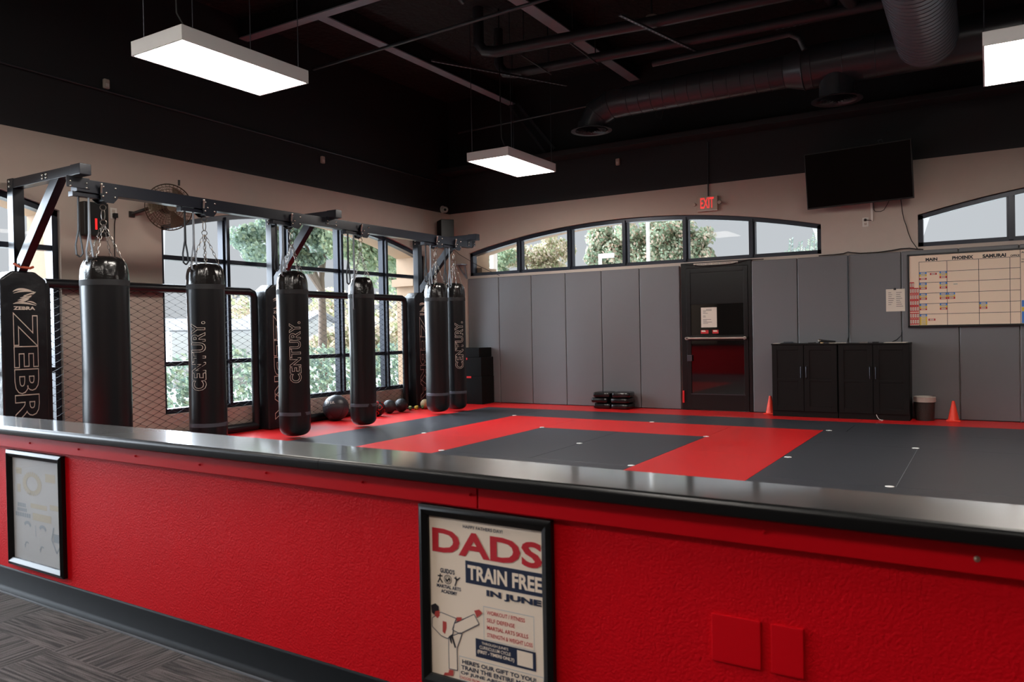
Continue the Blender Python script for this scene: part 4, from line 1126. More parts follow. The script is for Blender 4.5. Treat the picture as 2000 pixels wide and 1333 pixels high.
# ------------------------------------------------------------------ punching bags on trolleys
def chain(mb, p0, p1, wl=.0105, r=.0026):
    p0 = Vector(p0); p1 = Vector(p1); d = p1 - p0; L = d.length; d.normalize()
    pitch = .036; n = max(2, int(L / pitch)); st = L / n
    a = d.cross(Vector((.3, .9, .1))).normalized(); b_ = d.cross(a)
    for k in range(n):
        c = p0 + d * (st * (k + .5)); s = a if k % 2 else b_
        hl = st * .5 + r * 1.5
        pts = []
        for j in range(10):
            t = 2 * PI * j / 10
            pts.append(c + d * (hl * math.cos(t)) + s * (wl * math.copysign(abs(math.sin(t)) ** .7, math.sin(t))))
        mb.tube(pts, r, 5, True)
def heavy_bag(y, r, zb, zt, label, letter=None, seamband=True, hang=2.40, xo=0.0, ph=0.0):
    x = XBm + xo
    root = thing('punching_bag', label, 'punching bag', (x, y, zb), 'hanging punching bags')
    c = (x, y, 0)
    prof = [(.004, zb)]
    for k in range(1, 9):
        a = PI / 2 * k / 8; prof.append((r * math.sin(a) ** .62, zb + .10 * (1 - math.cos(a))))
    zc = zt - .235
    for k in range(1, 13):
        t = k / 12; prof.append((r * (1 + .012 * math.sin(7 * t + ph)), zb + .10 + (zc - zb - .10) * t))
    mb = MB(); mb.lathe(prof, c, 40, f=lambda rr, z, t: rr * (1 + .008 * math.sin(3 * t + 5 * z + ph)), cap1=False)
    put('bag_body', mb, 'black_vinyl', root, smooth=60)
    # gathered top: four flaps with folds
    tp = []
    H = zt - zc
    for t, q_ in ((0, 1.004), (.12, 1.0), (.25, .99), (.4, .975), (.52, .95), (.64, .915), (.74, .87), (.82, .815), (.89, .74), (.94, .65), (.975, .54), (1, .4), (1.0, .2), (.97, .05)):
        tp.append((r * q_, zc + .012 + (H - .012) * t))
    def fold(rr, z, t):
        a = max(0, min(1, (z - zc) / H))
        return rr * (1 + a * .06 * math.cos(4 * (t - .62 - ph)) + a * .03 * math.cos(12 * t + ph * 3) + a * .012 * math.sin(21 * t + 30 * z))
    mb = MB(); mb.lathe(tp, c, 64, f=fold); put('gathered_top', mb, 'black_vinyl_gloss', root, smooth=70)
    mb = MB(); mb.lathe([(r * 1.0, zc - .03), (r * 1.022, zc - .028), (r * 1.024, zc + .02), (r * 1.0, zc + .022)], c, 40, cap0=False, cap1=False); put('upper_band', mb, 'webbing_black', root)
    if seamband:
        z0 = zb + .235
        mb = MB(); mb.lathe([(r * 1.0, z0), (r * 1.018, z0 + .002), (r * 1.018, z0 + .038), (r * 1.0, z0 + .04)], c, 40, cap0=False, cap1=False); put('lower_band', mb, 'band_vinyl', root)
    zr = hang - .19          # ring that gathers the chains
    ring_c = Vector((x, y, zr))
    ra = .62 + ph
    for k in range(4):
        t = ra + PI / 2 * k
        dv = Vector((math.cos(t), math.sin(t), 0))
        lp = Vector((x, y, zt - .055)) + dv * (r * .84)
        mb = MB(); mb.ring(lp + dv * .008 + Vector((0, 0, -.018)), .022, .0045, Vector((-dv.y, dv.x, 0)) * .35 + dv, 18, 6); mb.bar(lp + dv * .004 + Vector((0, 0, -.04)), lp + dv * .004 + Vector((0, 0, -.13)), .035, .008, dv)
        put('strap_ring', mb, ['chain_steel'], root)
        mb = MB(); chain(mb, lp + Vector((0, 0, .0)), ring_c + Vector((0, 0, -.02)) + dv * .008); put('chain', mb, 'chain_steel', root, fixn=False)
    vx = Vector((-.52, -.85, 0))
    mb = MB(); mb.ring(ring_c, .025, .004, (.75, -.66, 0), 20, 6); put('gather_ring', mb, 'chain_steel', root)
    mb = MB(); cc_ = ring_c + Vector((0, 0, .068)); hlk = .045
    mb.tube([cc_ + Vector((.014 * math.copysign(abs(math.cos(t)) ** .8, math.cos(t)) * .55, .014 * math.copysign(abs(math.cos(t)) ** .8, math.cos(t)) * .83, hlk * math.sin(t))) for t in [2 * PI * k / 16 for k in range(16)]], .0042, 6, True)
    put('carabiner', mb, 'chain_steel', root)
    mb = MB(); mb.ring(ring_c + Vector((0, 0, .135)), .024, .0042, (.75, -.66, 0), 20, 6); put('hanging_ring', mb, 'chain_steel', root)
    if letter:
        off, z0, z1, hh = letter
        vdir = Vector((CAM.x - x, CAM.y - y, 0)); va = math.atan2(vdir.y, vdir.x)
        ang = va + math.asin(max(-.98, min(.98, off)))
        rr = r * 1.012
        def f(u, v, d):
            a = ang - (v - hh / 2) / rr
            R2 = rr + .003 + d * .5
            return (x + R2 * math.cos(a), y + R2 * math.sin(a), z0 + u)
        mb = MB(); add_text(mb, 'CENTURY.', f, z1 - z0, hh, outline=.012, bold=.02)
        put('outline_lettering', mb, 'letter_white', root, smooth=0, fixn=False)
    return root
def trolley(y, label, straps=((-.27, .55), (-.21, .62)), arm=.26):
    root = thing('bag_trolley', label, 'trolley', (XBm, y, 2.3), 'bag trolleys on the rack beam')
    xf = XBm + .062
    w = .085
    o = [(y - w, 2.47), (y - w * .7, 2.515), (y + w * .7, 2.515), (y + w, 2.47), (y + w * .9, 2.40), (y + w * .45, 2.355), (y - w * .4, 2.355), (y - w * .9, 2.385)]
    for xa, nm in ((xf, 'front_plate'), (XBm - .070, 'rear_plate')):
        mb = MB(); mb.prism([(xa, a, b_) for a, b_ in o], (.008, 0, 0)); pl_ = put(nm, mb, 'rack_steel', root, bevel=.0015)
        if nm == 'front_plate':
            for a, b_ in ((-.055, 2.49), (.055, 2.49), (-.06, 2.405), (.05, 2.41), (-.03, 2.44)):
                mb = MB(); mb.sphere((xf + .010, y + a, b_), .011, 10, 6); put('bolt', mb, 'bolt_steel', pl_)
    mb = MB(); mb.cyl((XBm - .065, y - .02, 2.385), (xf + .004, y - .02, 2.385), .012, n=10); mb.cyl((XBm - .065, y + .04, 2.41), (xf + .004, y + .04, 2.41), .009, n=8); mb.tube([(XBm, y, 2.385), (XBm, y, 2.365)], .008, 8); put('axle', mb, 'dark_steel', root)
    mb = MB(); mb.span((XBm - .03, y - arm - .03, 2.385), (XBm + .03, y - .05, 2.42)); mb.span((XBm - .035, y - arm - .045, 2.38), (XBm + .035, y - arm - .03, 2.425)); put('strap_arm', mb, 'rack_steel', root, bevel=.003)
    mb = MB(); mb.cyl((xf + .008, y - .075, 2.43), (xf + .03, y - .085, 2.50), .009, n=10); mb.sphere((xf + .03, y - .085, 2.505), .013, 10, 6); put('lock_pin', mb, 'brushed_steel', root)
    for i, (dy, L) in enumerate(straps):
        y0 = y + dy; z0 = 2.385
        pts = [(XBm + .02 * i, y0, z0), (XBm + .02 * i, y0 - .004, z0 - L * .55), (XBm + .02 * i, y0 - .03, z0 - L * .80), (XBm + .02 * i, y0 - .025, z0 - L * .96), (XBm + .02 * i, y0 + .005, z0 - L), (XBm + .02 * i, y0 + .03, z0 - L * .94), (XBm + .02 * i, y0 + .022, z0 - L * .78), (XBm + .02 * i, y0 + .004, z0 - L * .6), (XBm + .02 * i, y0 + .002, z0)]
        mb = MB()
        for k in range(len(pts) - 1): mb.bar(pts[k], pts[k + 1], .006, .020, (1, 0, 0))
        put('pull_strap', mb, 'webbing_black' if i == 0 else 'webbing_grey', root, smooth=0)
    return root
bags = [(-2.105, .197, .03, 1.885, 'widest punching bag, plain black, nearest to the camera on the left', None, False),
        (-1.065, .178, .03, 1.890, 'second punching bag from the left, outlined lettering near its left edge', (-.46, .63, 1.31, .15), True),
        (.070, .171, .026, 1.880, 'third punching bag from the left, outlined lettering down its middle', (.10, .63, 1.31, .125), True),
        (1.195, .160, .022, 1.865, 'plain black punching bag hanging alone in front of the medicine ball', None, True),
        (2.735, .162, .036, 1.865, 'plain black punching bag in front of the last one, overlapping it', None, True),
        (3.185, .151, .03, 1.880, 'last punching bag, nearest to the room corner, outlined lettering on its right', (.36, .63, 1.315, .13), True)]
ordw = ['first', 'second', 'third', 'fourth', 'fifth', 'sixth']
for i, (y, r, zb, zt, lb, let, sb) in enumerate(bags):
    heavy_bag(y, r, zb, zt, lb, let, sb, hang=2.385 if i else 2.375, ph=i * .37)
    trolley(y + .02, 'steel bag trolley with hanging pull straps above the %s punching bag from the left' % ordw[i], straps=((-.24, .52), (-.16, .58)) if i != 3 else ((-.24, .62), (-.16, .95)))

# ------------------------------------------------------------------ things on the window wall
root = thing('wall_fan', 'round caged wall fan with a tan guard behind the rack beam', 'fan', (XL, -.80, 2.6))
fc = Vector((-2.93, -.875, 2.56)); ax = Vector((.90, -.30, -.10)).normalized()
fx = ax.cross(Vector((0, 0, 1))).normalized(); fy = fx.cross(ax).normalized()
RF = .245
def disc(r, t, d): return fc + fx * (r * math.cos(t)) + fy * (r * math.sin(t)) + ax * d
mb = MB()
for sgn in (1, -1):
    for k in range(1, 10):
        rr = RF * k / 9; dd = sgn * .075 * (1 - (k / 9) ** 3)
        mb.tube([disc(rr, 2 * PI * j / 36, dd) for j in range(36)], .0022 if k < 9 else .006, 4, True)
    for j in range(36):
        t = 2 * PI * j / 36
        mb.tube([disc(RF * k / 6, t + .35 * (1 - k / 6), sgn * .075 * (1 - (k / 6) ** 3)) for k in range(1, 7)], .002, 4, caps=False)
put('fan_guard', mb, 'fan_tan', root, fixn=False)
mb = MB(); mb.tube([fc + ax * .078, fc + ax * .086], .045, 20); put('guard_badge', mb, 'fan_tan', root)
mb = MB(); mb.tube([fc - ax * .16, fc - ax * .15, fc - ax * .06, fc - ax * .03], [.05, .07, .07, .04], 20); put('motor', mb, 'fan_dark', root)
for k in range(3):
    mb = MB(); t0 = 2 * PI * k / 3
    vs = []
    for i in range(7):
        rr = .05 + .165 * i / 6
        for j in range(5):
            t = t0 + (-.42 + .84 * j / 4) * (.6 + .4 * i / 6); vs.append(disc(rr, t, .025 - .05 * j / 4))
    mb.add(vs, [(i * 5 + j, i * 5 + j + 1, (i + 1) * 5 + j + 1, (i + 1) * 5 + j) for i in range(6) for j in range(4)])
    put('fan_blade', mb, 'fan_tan', root, fixn=False)
mb = MB(); mb.tube([fc - ax * .14, (-3.1, -1.0, 2.55), (-3.18, -1.12, 2.49), (XL + .004, -1.13, 2.48)], .018, 10); mb.span((XL, -1.16, 2.45), (XL + .02, -1.10, 2.51)); put('wall_arm', mb, 'fan_dark', root)
mb = MB(); mb.cyl(fc + fy * .24 - fx * .1, fc + fy * .30 - fx * .1, .012, n=8); put('guard_latch', mb, 'fan_dark', root)
root = thing('wall_speaker', 'black wall box with a glowing red vertical light left of the fan', 'speaker', (XL, -1.55, 2.2))
mb = MB(); mb.span((XL + .001, -1.695, 2.205), (XL + .10, -1.44, 2.54)); put('box_body', mb, 'satin_black', root, bevel=.008)
mb = MB(); mb.span((XL + .1, -1.585, 2.265), (XL + .103, -1.565, 2.375)); put('red_light', mb, 'led_red', root)
r_, bx = outlet('white wall outlet with a black plug left of the wall fan', lambda u, v, d: Vector((XL + d, -1.33 + u, 2.465 + v)))
mb = MB(); mb.span((XL + .008, -1.345, 2.42), (XL + .045, -1.305, 2.465)); mb.tube([(XL + .03, -1.325, 2.42), (XL + .012, -1.325, 2.36), (XL + .006, -1.327, 2.2), (XL + .006, -1.33, 1.9)], .005, 6); solo('power_plug', mb, 'cord_black', 'black plug with a cord hanging down from the outlet by the fan', 'plug', loc=(XL + .01, -1.325, 2.4))
root = thing('corner_speaker', 'black loudspeaker mounted high in the room corner', 'speaker', (-3.0, 4.15, 2.7))
SR = Matrix.Rotation(math.radians(-38), 3, 'Z')
sp = Vector((-3.0, 4.22, 2.82))
mb = MB(); mb.box(sp, (.24, .22, .36), SR); put('speaker_cabinet', mb, 'satin_black', root, bevel=.012)
mb = MB(); mb.box(sp + SR @ Vector((0, -.113, 0)), (.22, .006, .34), SR); put('speaker_grille', mb, 'foam_black', root)
mb = MB(); mb.bar(sp + Vector((-.05, .05, 0)), (XL, 4.3, 2.83), .04, .04); put('bracket', mb, 'satin_black', root)
root = thing('security_camera', 'small white dome security camera just above the room corner paint line', 'camera', (XL, 4.40, 3.2))
mb = MB(); mb.cyl((XL + .0005, 4.42, 3.22), (XL + .03, 4.42, 3.22), .06, n=24); put('camera_base', mb, 'white_plastic', root, bevel=.004)
mb = MB(); mb.sphere((XL + .07, 4.41, 3.21), .052, 24, 14); put('camera_ball', mb, 'white_plastic', root)
ld = (CAM - Vector((XL + .07, 4.41, 3.21))).normalized()
mb = MB(); pc = Vector((XL + .07, 4.41, 3.21)); mb.cyl(pc + ld * .046, pc + ld * .056, .022, n=18); put('camera_lens', mb, 'black_glass', root)
mb = MB()
mb.tube([(-3.0, 4.2, 2.66), (-2.9, 4.45, 2.45), (-2.6, 4.57, 2.25), (-2.2, 4.58, 2.07)], .004, 6); solo('speaker_wire', mb, 'cord_black', 'thin black wire slanting across the corner of the arched back window', 'wire', loc=(-2.6, 4.5, 2.2))
root = thing('wall_bracket', 'small pale steel shelf bracket in the corner behind the last bag', 'bracket', (-2.98, 4.5, 2.2))
mb = MB(); mb.span((-3.05, 4.45, 2.28), (-2.86, 4.615, 2.295)); mb.bar((-2.9, 4.6, 2.285), (-2.86, 4.6, 2.05), .03, .012, (1, 0, 0)); mb.bar((-3.04, 4.6, 2.28), (-2.88, 4.6, 2.08), .02, .02, (0, 1, 0)); put('bracket_body', mb, 'metal_edge', root)
# small sensors on the black wall band
for P0, n_, lb in (((XL, -1.386, 3.796), (1, 0, 0), 'small beige sensor on the black wall, left of the nearest ceiling panel'), ((XL, 1.674, 3.557), (1, 0, 0), 'small rounded white sensor on the black left wall, above the bag row'), ((-.096, YB, 3.642), (0, -1, 0), 'small rounded white sensor on the black back wall, right of the middle ceiling panel')):
    p = Vector(P0); nn = Vector(n_); s = Vector((abs(nn.y), abs(nn.x), 0))
    root = thing('motion_sensor', lb, 'sensor', p, 'wall sensors')
    c = p + nn * .022
    mb = MB(); mb.box(c, tuple(abs(nn[i]) * .042 + s[i] * .062 + (.10 if i == 2 else 0) for i in range(3))); put('sensor_case', mb, 'ivory_plastic', root, bevel=.012, seg=3)
    mb = MB(); c2_ = p + nn * .0445 + Vector((0, 0, -.015)); mb.box(c2_, tuple(abs(nn[i]) * .003 + s[i] * .036 + (.035 if i == 2 else 0) for i in range(3))); put('sensor_lens', mb, 'white_plastic', root)

# ------------------------------------------------------------------ ceiling: lamps
def lamp(x0, y0, label, zb=3.262):   # wires reach up to the roof deck
    w, l, h = .60, 1.20, .108
    root = thing('ceiling_panel_light', label, 'ceiling light', (x0 + w / 2, y0 + l / 2, zb), 'suspended panel lights')
    X0, X1, Y0_, Y1 = 0 - w / 2, w / 2, -l / 2, l / 2
    mb = MB(); t = .014
    for a, b_, c, d in ((X0, X1, Y0_, Y0_ + t), (X0, X1, Y1 - t, Y1), (X0, X0 + t, Y0_ + t, Y1 - t), (X1 - t, X1, Y0_ + t, Y1 - t)): mb.span((a, c, 0), (b_, d, h))
    mb.span((X0, Y0_, h - .004), (X1, Y1, h))
    put('lamp_housing', mb, 'lamp_frame', root, world=False, bevel=.0015)
    mb = MB(); mb.span((X0 + t, Y0_ + t, .004), (X1 - t, Y1 - t, .012)); put('diffuser', mb, 'lamp_light', root, world=False, smooth=0)
    for a, c in ((X0 + .012, Y0_ + .1), (X1 - .012, Y0_ + .1), (X0 + .012, Y1 - .1), (X1 - .012, Y1 - .1)):
        mb = MB(); mb.tube([(a, c, h), (a, c, ZC - zb - .001)], .004, 6); put('hanging_wire', mb, 'dark_steel', root, world=False)
    mb = MB(); mb.tube([(X1 - .1, Y0_ + .12, h), (X1 - .12, Y0_ + .05, h + .12), (X1 - .13, Y0_ + .05, h + .5), (X1 - .13, Y0_ + .05, ZC - zb)], .007, 6); put('power_cable', mb, 'cord_black', root, world=False)
    return root
l0 = lamp(-.86, -2.60, 'lit white panel light hanging nearest, above the first punching bags')
dup(l0, (-.60, 2.43, 3.262), 0, 'lit white panel light hanging in the middle, farthest from the camera')
dup(l0, (4.85, 1.47, 3.262), 0, 'lit white panel light cut off by the right frame edge')
for x_, y_, w_ in ((4.85, -2.6, 'over the mats, right of the nearest one'), (2.1, -8.2, 'in the lobby behind the half wall'), (5.6, -8.2, 'in the lobby at the right'), (-1.4, -8.2, 'in the lobby at the left'), (-1.4, -5.6, 'in the lobby by the left window'), (2.4, -5.4, 'in the lobby close to the half wall')):  # unseen panels added to brighten half wall, walls and lamp housings
    dup(l0, (x_, y_, 4.55), 0, 'added unseen panel light mounted high ' + w_)

# ------------------------------------------------------------------ ceiling: beams, ducts, pipes
mb = MB(); mb.span((XL, .33, 4.80), (XR, .46, 4.815)); mb.cur = 1; mb.span((XL, .375, 4.815), (XR, .415, ZC)); struct('trim_5', mb, ['beam_grey', 'black_ceiling'], smooth=0)
mb = MB(); mb.span((-2.0, .46, 4.80), (-1.86, YB, 4.815)); mb.cur = 1; mb.span((-1.95, .46, 4.815), (-1.91, YB, ZC)); struct('trim_6', mb, ['beam_grey', 'black_ceiling'], smooth=0)
mb = MB(); mb.span((.10, .46, 4.80), (.26, YB, 4.815)); mb.cur = 1; mb.span((.16, .46, 4.815), (.20, YB, ZC)); struct('trim_7', mb, ['beam_grey', 'black_ceiling'], smooth=0)
mb = MB(); mb.span((XL, 4.30, 3.79), (XR, YB, 3.87)); struct('trim_8', mb, 'black_wall', bevel=.01)
mb = MB(); mb.tube([(XL + .02, -4, 3.75), (XL + .02, 4.3, 3.66)], .012, 8); solo('wall_conduit', mb, 'pipe_black', 'thin conduit running along the black left wall', 'conduit', loc=(XL, 0, 3.7))
def spiral(mb, p0, p1, r, rib=.16, n=28):
    p0 = Vector(p0); p1 = Vector(p1); L = (p1 - p0).length; m = int(L / rib)
    mb.tube([p0, p1], r, n)
    d = (p1 - p0).normalized()
    for k in range(m + 1):
        c = p0 + d * min(L, rib * (k + .3)); mb.ring(c, r + .0015, .0035, d, n, 5)
DY, DZ = 3.3, 4.105
duct = thing('spiral_duct', 'long black spiral duct with two round air diffusers along the back of the ceiling', 'duct', (2.5, DY, DZ))
mb = MB(); spiral(mb, (.62, DY, DZ), (2.62, DY, DZ), .185); put('narrow_run', mb, 'duct_black', duct)
mb = MB(); mb.tube([(2.60, DY, DZ), (2.80, DY, DZ)], [.185, .24], 28); mb.ring((2.80, DY, DZ), .243, .008, (1, 0, 0), 28, 6); put('reducer', mb, 'duct_black', duct)
mb = MB(); spiral(mb, (2.80, DY, DZ), (5.0, DY, DZ), .24, .33); put('wide_run', mb, 'duct_black', duct)
mb = MB(); mb.tube([(4.98, DY, DZ), (5.15, DY, DZ)], [.24, .2], 28); mb.tube([(5.15, DY, DZ), (9.5, DY, DZ)], .2, 28); put('far_run', mb, 'duct_black', duct)
mb = MB()   # segmented elbow
el = [(.62, DY, DZ), (.40, DY, DZ - .005), (.20, DY, DZ - .09), (.11, DY, DZ - .24)]
mb.tube(el, [.185, .185, .188, .185], 28); mb.cyl((.11, DY, DZ - .2), (.10, DY, DZ - .29), .185, n=28)
for p, d in ((el[1], (1, 0, .2)), (el[2], (.7, 0, .7))): mb.ring(p, .19, .005, d, 28, 5)
put('elbow', mb, 'duct_black', duct, smooth=50)
mb = MB(); mb.cyl((3.14, DY, DZ - .1), (3.14, DY, DZ - .40), .185, n=28); put('drop_collar', mb, 'duct_black', duct)
for cx, cz in ((.10, DZ - .295), (3.14, DZ - .41)):
    mb = MB()
    mb.lathe([(.185, .02), (.27, -.008), (.272, -.014), (.24, -.012), (.18, .01)], (cx, DY, cz), 40, cap0=False, cap1=False)
    for k in range(6):
        rr = .215 - .034 * k; mb.lathe([(rr, -.012 - .004 * k), (rr - .018, .012 - .004 * k), (rr - .022, .012 - .004 * k), (rr - .006, -.014 - .004 * k)], (cx, DY, cz), 36, cap0=False, cap1=False)
    mb.cyl((cx, DY, cz + .03), (cx, DY, cz - .045), .012, n=10)
    put('diffuser', mb, 'duct_black', duct)
mb = MB(); mb.tube([(1.0, DY, DZ - .19), (1.02, DY, DZ - .28), (1.07, DY, DZ - .3), (1.1, DY, DZ - .19)], .006, 6); put('loop_wire', mb, 'cord_black', duct)
d2 = thing('branch_duct', 'thick spiral duct coming towards the camera at the upper right', 'duct', (4.07, 1.6, 4.25))
mb = MB(); spiral(mb, (4.05, 3.12, 4.12), (4.05, -.8, 4.30), .29, .085, 32); put('duct_run', mb, 'duct_black_lit', d2)
def pipe(pts, r, label, m='pipe_black', name='ceiling_pipe', cat='pipe', n=12):
    mb = MB(); mb.tube(pts, r, n); c = Vector(pts[0])
    return solo(name, mb, m, label, cat, loc=c)
pipe([(-2.42, .78, 4.40), (3.5, .5, 4.40)], .018, 'thin sprinkler pipe crossing just right of the nearest panel light')
pipe([(-2.75, 4.28, 4.40), (-.3, 4.12, 4.40), (.5, 4.08, 4.4)], .018, 'thin pipe behind the middle panel light, ending near the corner')
pipe([(-.62, 1.72, ZC), (-.62, 1.72, 4.62), (-.56, 1.74, 4.53), (-.42, 1.78, 4.50), (.4, 1.86, 4.5), (1.5, 2.0, 4.5), (3.68, 2.15, 4.5)], .065, 'thick black pipe with an elbow, the farther up of two parallel ceiling pipes')
pipe([(-.78, 2.42, ZC), (-.78, 2.42, 4.60), (-.7, 2.43, 4.48), (-.56, 2.44, 4.45), (.6, 2.52, 4.45), (1.7, 2.62, 4.45), (3.68, 2.74, 4.45)], .06, 'thick black pipe with an elbow, the nearer to the duct of two parallel ceiling pipes')
pipe([(1.2, 2.7, 4.30), (2.55, 2.75, 4.33), (2.75, 2.76, 4.34), (2.85, 2.78, 4.28), (2.9, 2.8, 4.15)], .035, 'black pipe with an elbow turning down into the spiral duct')
pipe([(.2, -.6, 4.6), (.05, .2, 4.6), (-.08, .62, 4.6)], .022, 'short capped sprinkler pipe pointing towards the nearest panel light')
pipe([(3.2, 1.0, 4.62), (3.3, 2.1, 4.58), (3.4, 2.75, 4.5)], .08, 'thick dark pipe left of the branch duct')
pipe([(3.0, 1.0, 4.66), (3.12, 2.1, 4.62), (3.2, 2.75, 4.56)], .05, 'slimmer dark pipe left of the thick pipe by the branch duct')
for a, b_, lb in (((-1.05, 1.35, 4.40), (-.1, 3.0, 4.36), 'slotted steel strut slanting under the two thick ceiling pipes'), ((1.35, 1.4, 4.41), (1.75, 2.9, 4.36), 'slotted steel strut beside the smoke detector'), ((2.6, 2.75, 4.42), (3.4, 2.75, 4.42), 'slotted steel strut under the pipes at the branch duct')):
    a = Vector(a); b_ = Vector(b_)
    root = thing('strut_channel', lb, 'strut', a)
    mb = MB(); mb.bar(a, b_, .035, .02); mb.cur = 1; d = (b_ - a); n_ = int(d.length / .06); d.normalize()
    for k in range(n_): mb.bar(a + d * (.06 * k + .015) - Vector((0, 0, .0105)), a + d * (.06 * k + .04) - Vector((0, 0, .0105)), .013, .002)
    put('channel', mb, ['pipe_black', 'beam_grey'], root, smooth=0)
for x, lb in ((-.1, 'thin hanger rod pair above the middle panel light'), (.55, 'thin hanger rod holding the thick pipes left of the duct elbow')):
    mb = MB(); mb.tube([(x, 1.9, ZC), (x, 1.9, 4.42)], .006, 6); mb.tube([(x, 2.5, ZC), (x, 2.5, 4.4)], .006, 6); mb.tube([(x, 1.84, 4.42), (x, 2.58, 4.39)], .01, 6)
    solo('pipe_hanger', mb, 'pipe_black', lb, 'hanger', loc=(x, 1.9, ZC))
root = thing('smoke_detector', 'small round pale smoke detector on the dark ceiling', 'detector', (1.42, 2.12, 4.62))
mb = MB(); mb.lathe([(.03, -.03), (.055, -.022), (.065, 0), (.065, .02)], (1.42, 2.12, 4.60), 28); put('detector_case', mb, 'ivory_plastic', root)
mb = MB(); mb.tube([(1.42, 2.12, 4.62), (1.42, 2.12, ZC)], .012, 8); put('drop_pipe', mb, 'pipe_black', root)
# two diagonal braces on the back wall near the corner
for a, b_, lb in (((-1.9, 4.5, 4.75), (-1.25, 4.5, 3.9), 'dark diagonal roof brace near the corner, the left one'), ((-1.75, 4.5, 4.75), (-1.1, 4.5, 3.95), 'dark diagonal roof brace near the corner, the right one')):
    mb = MB(); mb.bar(a, b_, .04, .04, (0, 1, 0)); solo('roof_brace', mb, 'pipe_black', lb, 'brace', loc=a)

# ------------------------------------------------------------------ outside
mb = MB(); mb.span((-80, -60, -.5), (60, 90, -.35)); struct('ground', mb, 'asphalt', smooth=0)
def leaf_cloud(mb, c, rad, n, size, shell=.55):
    c = Vector(c)
    for _ in range(n):
        while True:
            p = Vector((random.uniform(-1, 1), random.uniform(-1, 1), random.uniform(-1, 1)))
            if shell < p.length < 1: break
        q = c + Vector((p.x * rad[0], p.y * rad[1], p.z * rad[2]))
        nrm = (p + Vector((random.gauss(0, .6), random.gauss(0, .6), random.gauss(0, .6)))).normalized()
        a = nrm.cross(Vector((random.random(), random.random(), random.random()))).normalized(); b_ = nrm.cross(a)
        s = size * random.uniform(.6, 1.3)
        mb.add([q - a * s, q - b_ * s * .6, q + a * s, q + b_ * s * .6], [(0, 1, 2, 3)])
def tree(x, y, trunk_h, clouds, m, label, size=.11, dens=1.0, tr=.14):
    root = thing('leafy_tree', label, 'tree', (x, y, -.35))
    mb = MB(); mb.tube([(x, y, -.35), (x + .05, y, trunk_h * .5), (x - .05, y + .08, trunk_h)], [tr, tr * .8, tr * .5], 10)
    for cx, cy, cz, rx, ry, rz in clouds:
        mb.tube([(x, y, trunk_h * .75), ((x + cx) / 2, (y + cy) / 2, (trunk_h + cz) / 2 - .1), (cx, cy, cz)], [tr * .5, tr * .3, tr * .12], 6)
    put('trunk', mb, 'bark', root)
    mb = MB()
    for cx, cy, cz, rx, ry, rz in clouds:
        # break each cloud into clumps for an uneven outline
        k = max(5, int(7 * dens))
        for _ in range(k):
            u = Vector((random.gauss(0, .42), random.gauss(0, .42), random.gauss(0, .42)))
            leaf_cloud(mb, (cx + u.x * rx, cy + u.y * ry, cz + u.z * rz), (rx * .5, ry * .5, rz * .5), int(150 * dens), size)
    put('crown', mb, m, root, smooth=0, fixn=False)
tree(-11, 9.3, 3.2, [(-11, 7.6, 3.55, .7, .8, .55), (-11.2, 8.6, 4.0, .8, 1.0, .7), (-11, 9.8, 4.3, .9, 1.1, .8), (-10.8, 8.3, 3.1, .5, .7, .35), (-11, 6.95, 4.5, .5, .7, .3)], 'leaf_dark', 'dark green tree seen through the upper panes of the left window', .07, 1.6)
tree(-9.5, 11.2, 2.6, [(-9.5, 9.4, 3.3, .8, .9, .7), (-9.3, 10.8, 3.0, .8, .9, .8), (-9.4, 11.8, 2.5, .8, 1.0, .8), (-9.2, 10.4, 4.2, .9, 1.2, .7), (-9.2, 12.4, 3.6, .9, 1.0, .8)], 'leaf_green', 'pale green tree behind the right half of the left window', .07, 1.5)
tree(-18, 22, 1.0, [(-18, 19, 1.0, 1.5, 2.0, 1.1), (-18, 22.5, 1.2, 1.5, 2.2, 1.2), (-18, 26, 1.0, 1.5, 2.0, 1.1), (-17, 16.5, .9, 1.2, 1.6, .8)], 'leaf_tan', 'pale tan and green bushes on the slope beyond the left window', .17, 1.0)
tree(-40, 37, 2.0, [(-40, 32, 2.8, 2, 4, 1.8), (-40, 39, 3.2, 2, 4, 1.9), (-40, 46, 2.8, 2, 4, 1.9)], 'leaf_tan', 'distant pale hillside trees above the white house', .22, .9)
tree(-5.9, 16.2, 2.6, [(-5.6, 16, 3.95, .6, .6, .5), (-5.2, 16.1, 3.5, .6, .6, .5), (-5.75, 16.2, 3.25, .5, .5, .35)], 'leaf_autumn', 'round green and rust tree in the third pane of the back window', .06, 1.9)
tree(-3.4, 16.4, 2.6, [(-4.4, 16.2, 4.1, .7, .7, .7), (-3.5, 16.2, 4.0, .7, .7, .6), (-2.8, 16.3, 3.5, .6, .6, .55), (-3.9, 16.2, 3.3, .8, .7, .6), (-2.5, 16.4, 3.2, .4, .5, .35)], 'leaf_autumn', 'green and rust tree in the fourth and fifth panes of the back window', .06, 1.9)
tree(-8.6, 16.8, 2.4, [(-8.8, 16.6, 3.6, .8, .7, .7), (-8.2, 16.7, 3.0, .7, .7, .6), (-7.9, 16.9, 3.9, .6, .6, .6)], 'leaf_tan', 'pale rust tree in the second pane of the back window', .06, 1.7)
tree(-10.4, 15.6, 2.2, [(-10.3, 15.4, 3.1, .7, .7, .8), (-9.6, 15.5, 3.0, .6, .6, .8), (-9.0, 15.5, 2.8, .5, .5, .6)], 'leaf_green', 'green tree in the first pane of the back window', .06, 1.7)
root = thing('feathery_shrub', 'feathery upright shrub tips in the last pane of the back window', 'shrub', (.7, 14, -.35))
mb = MB(); st_ = MB()
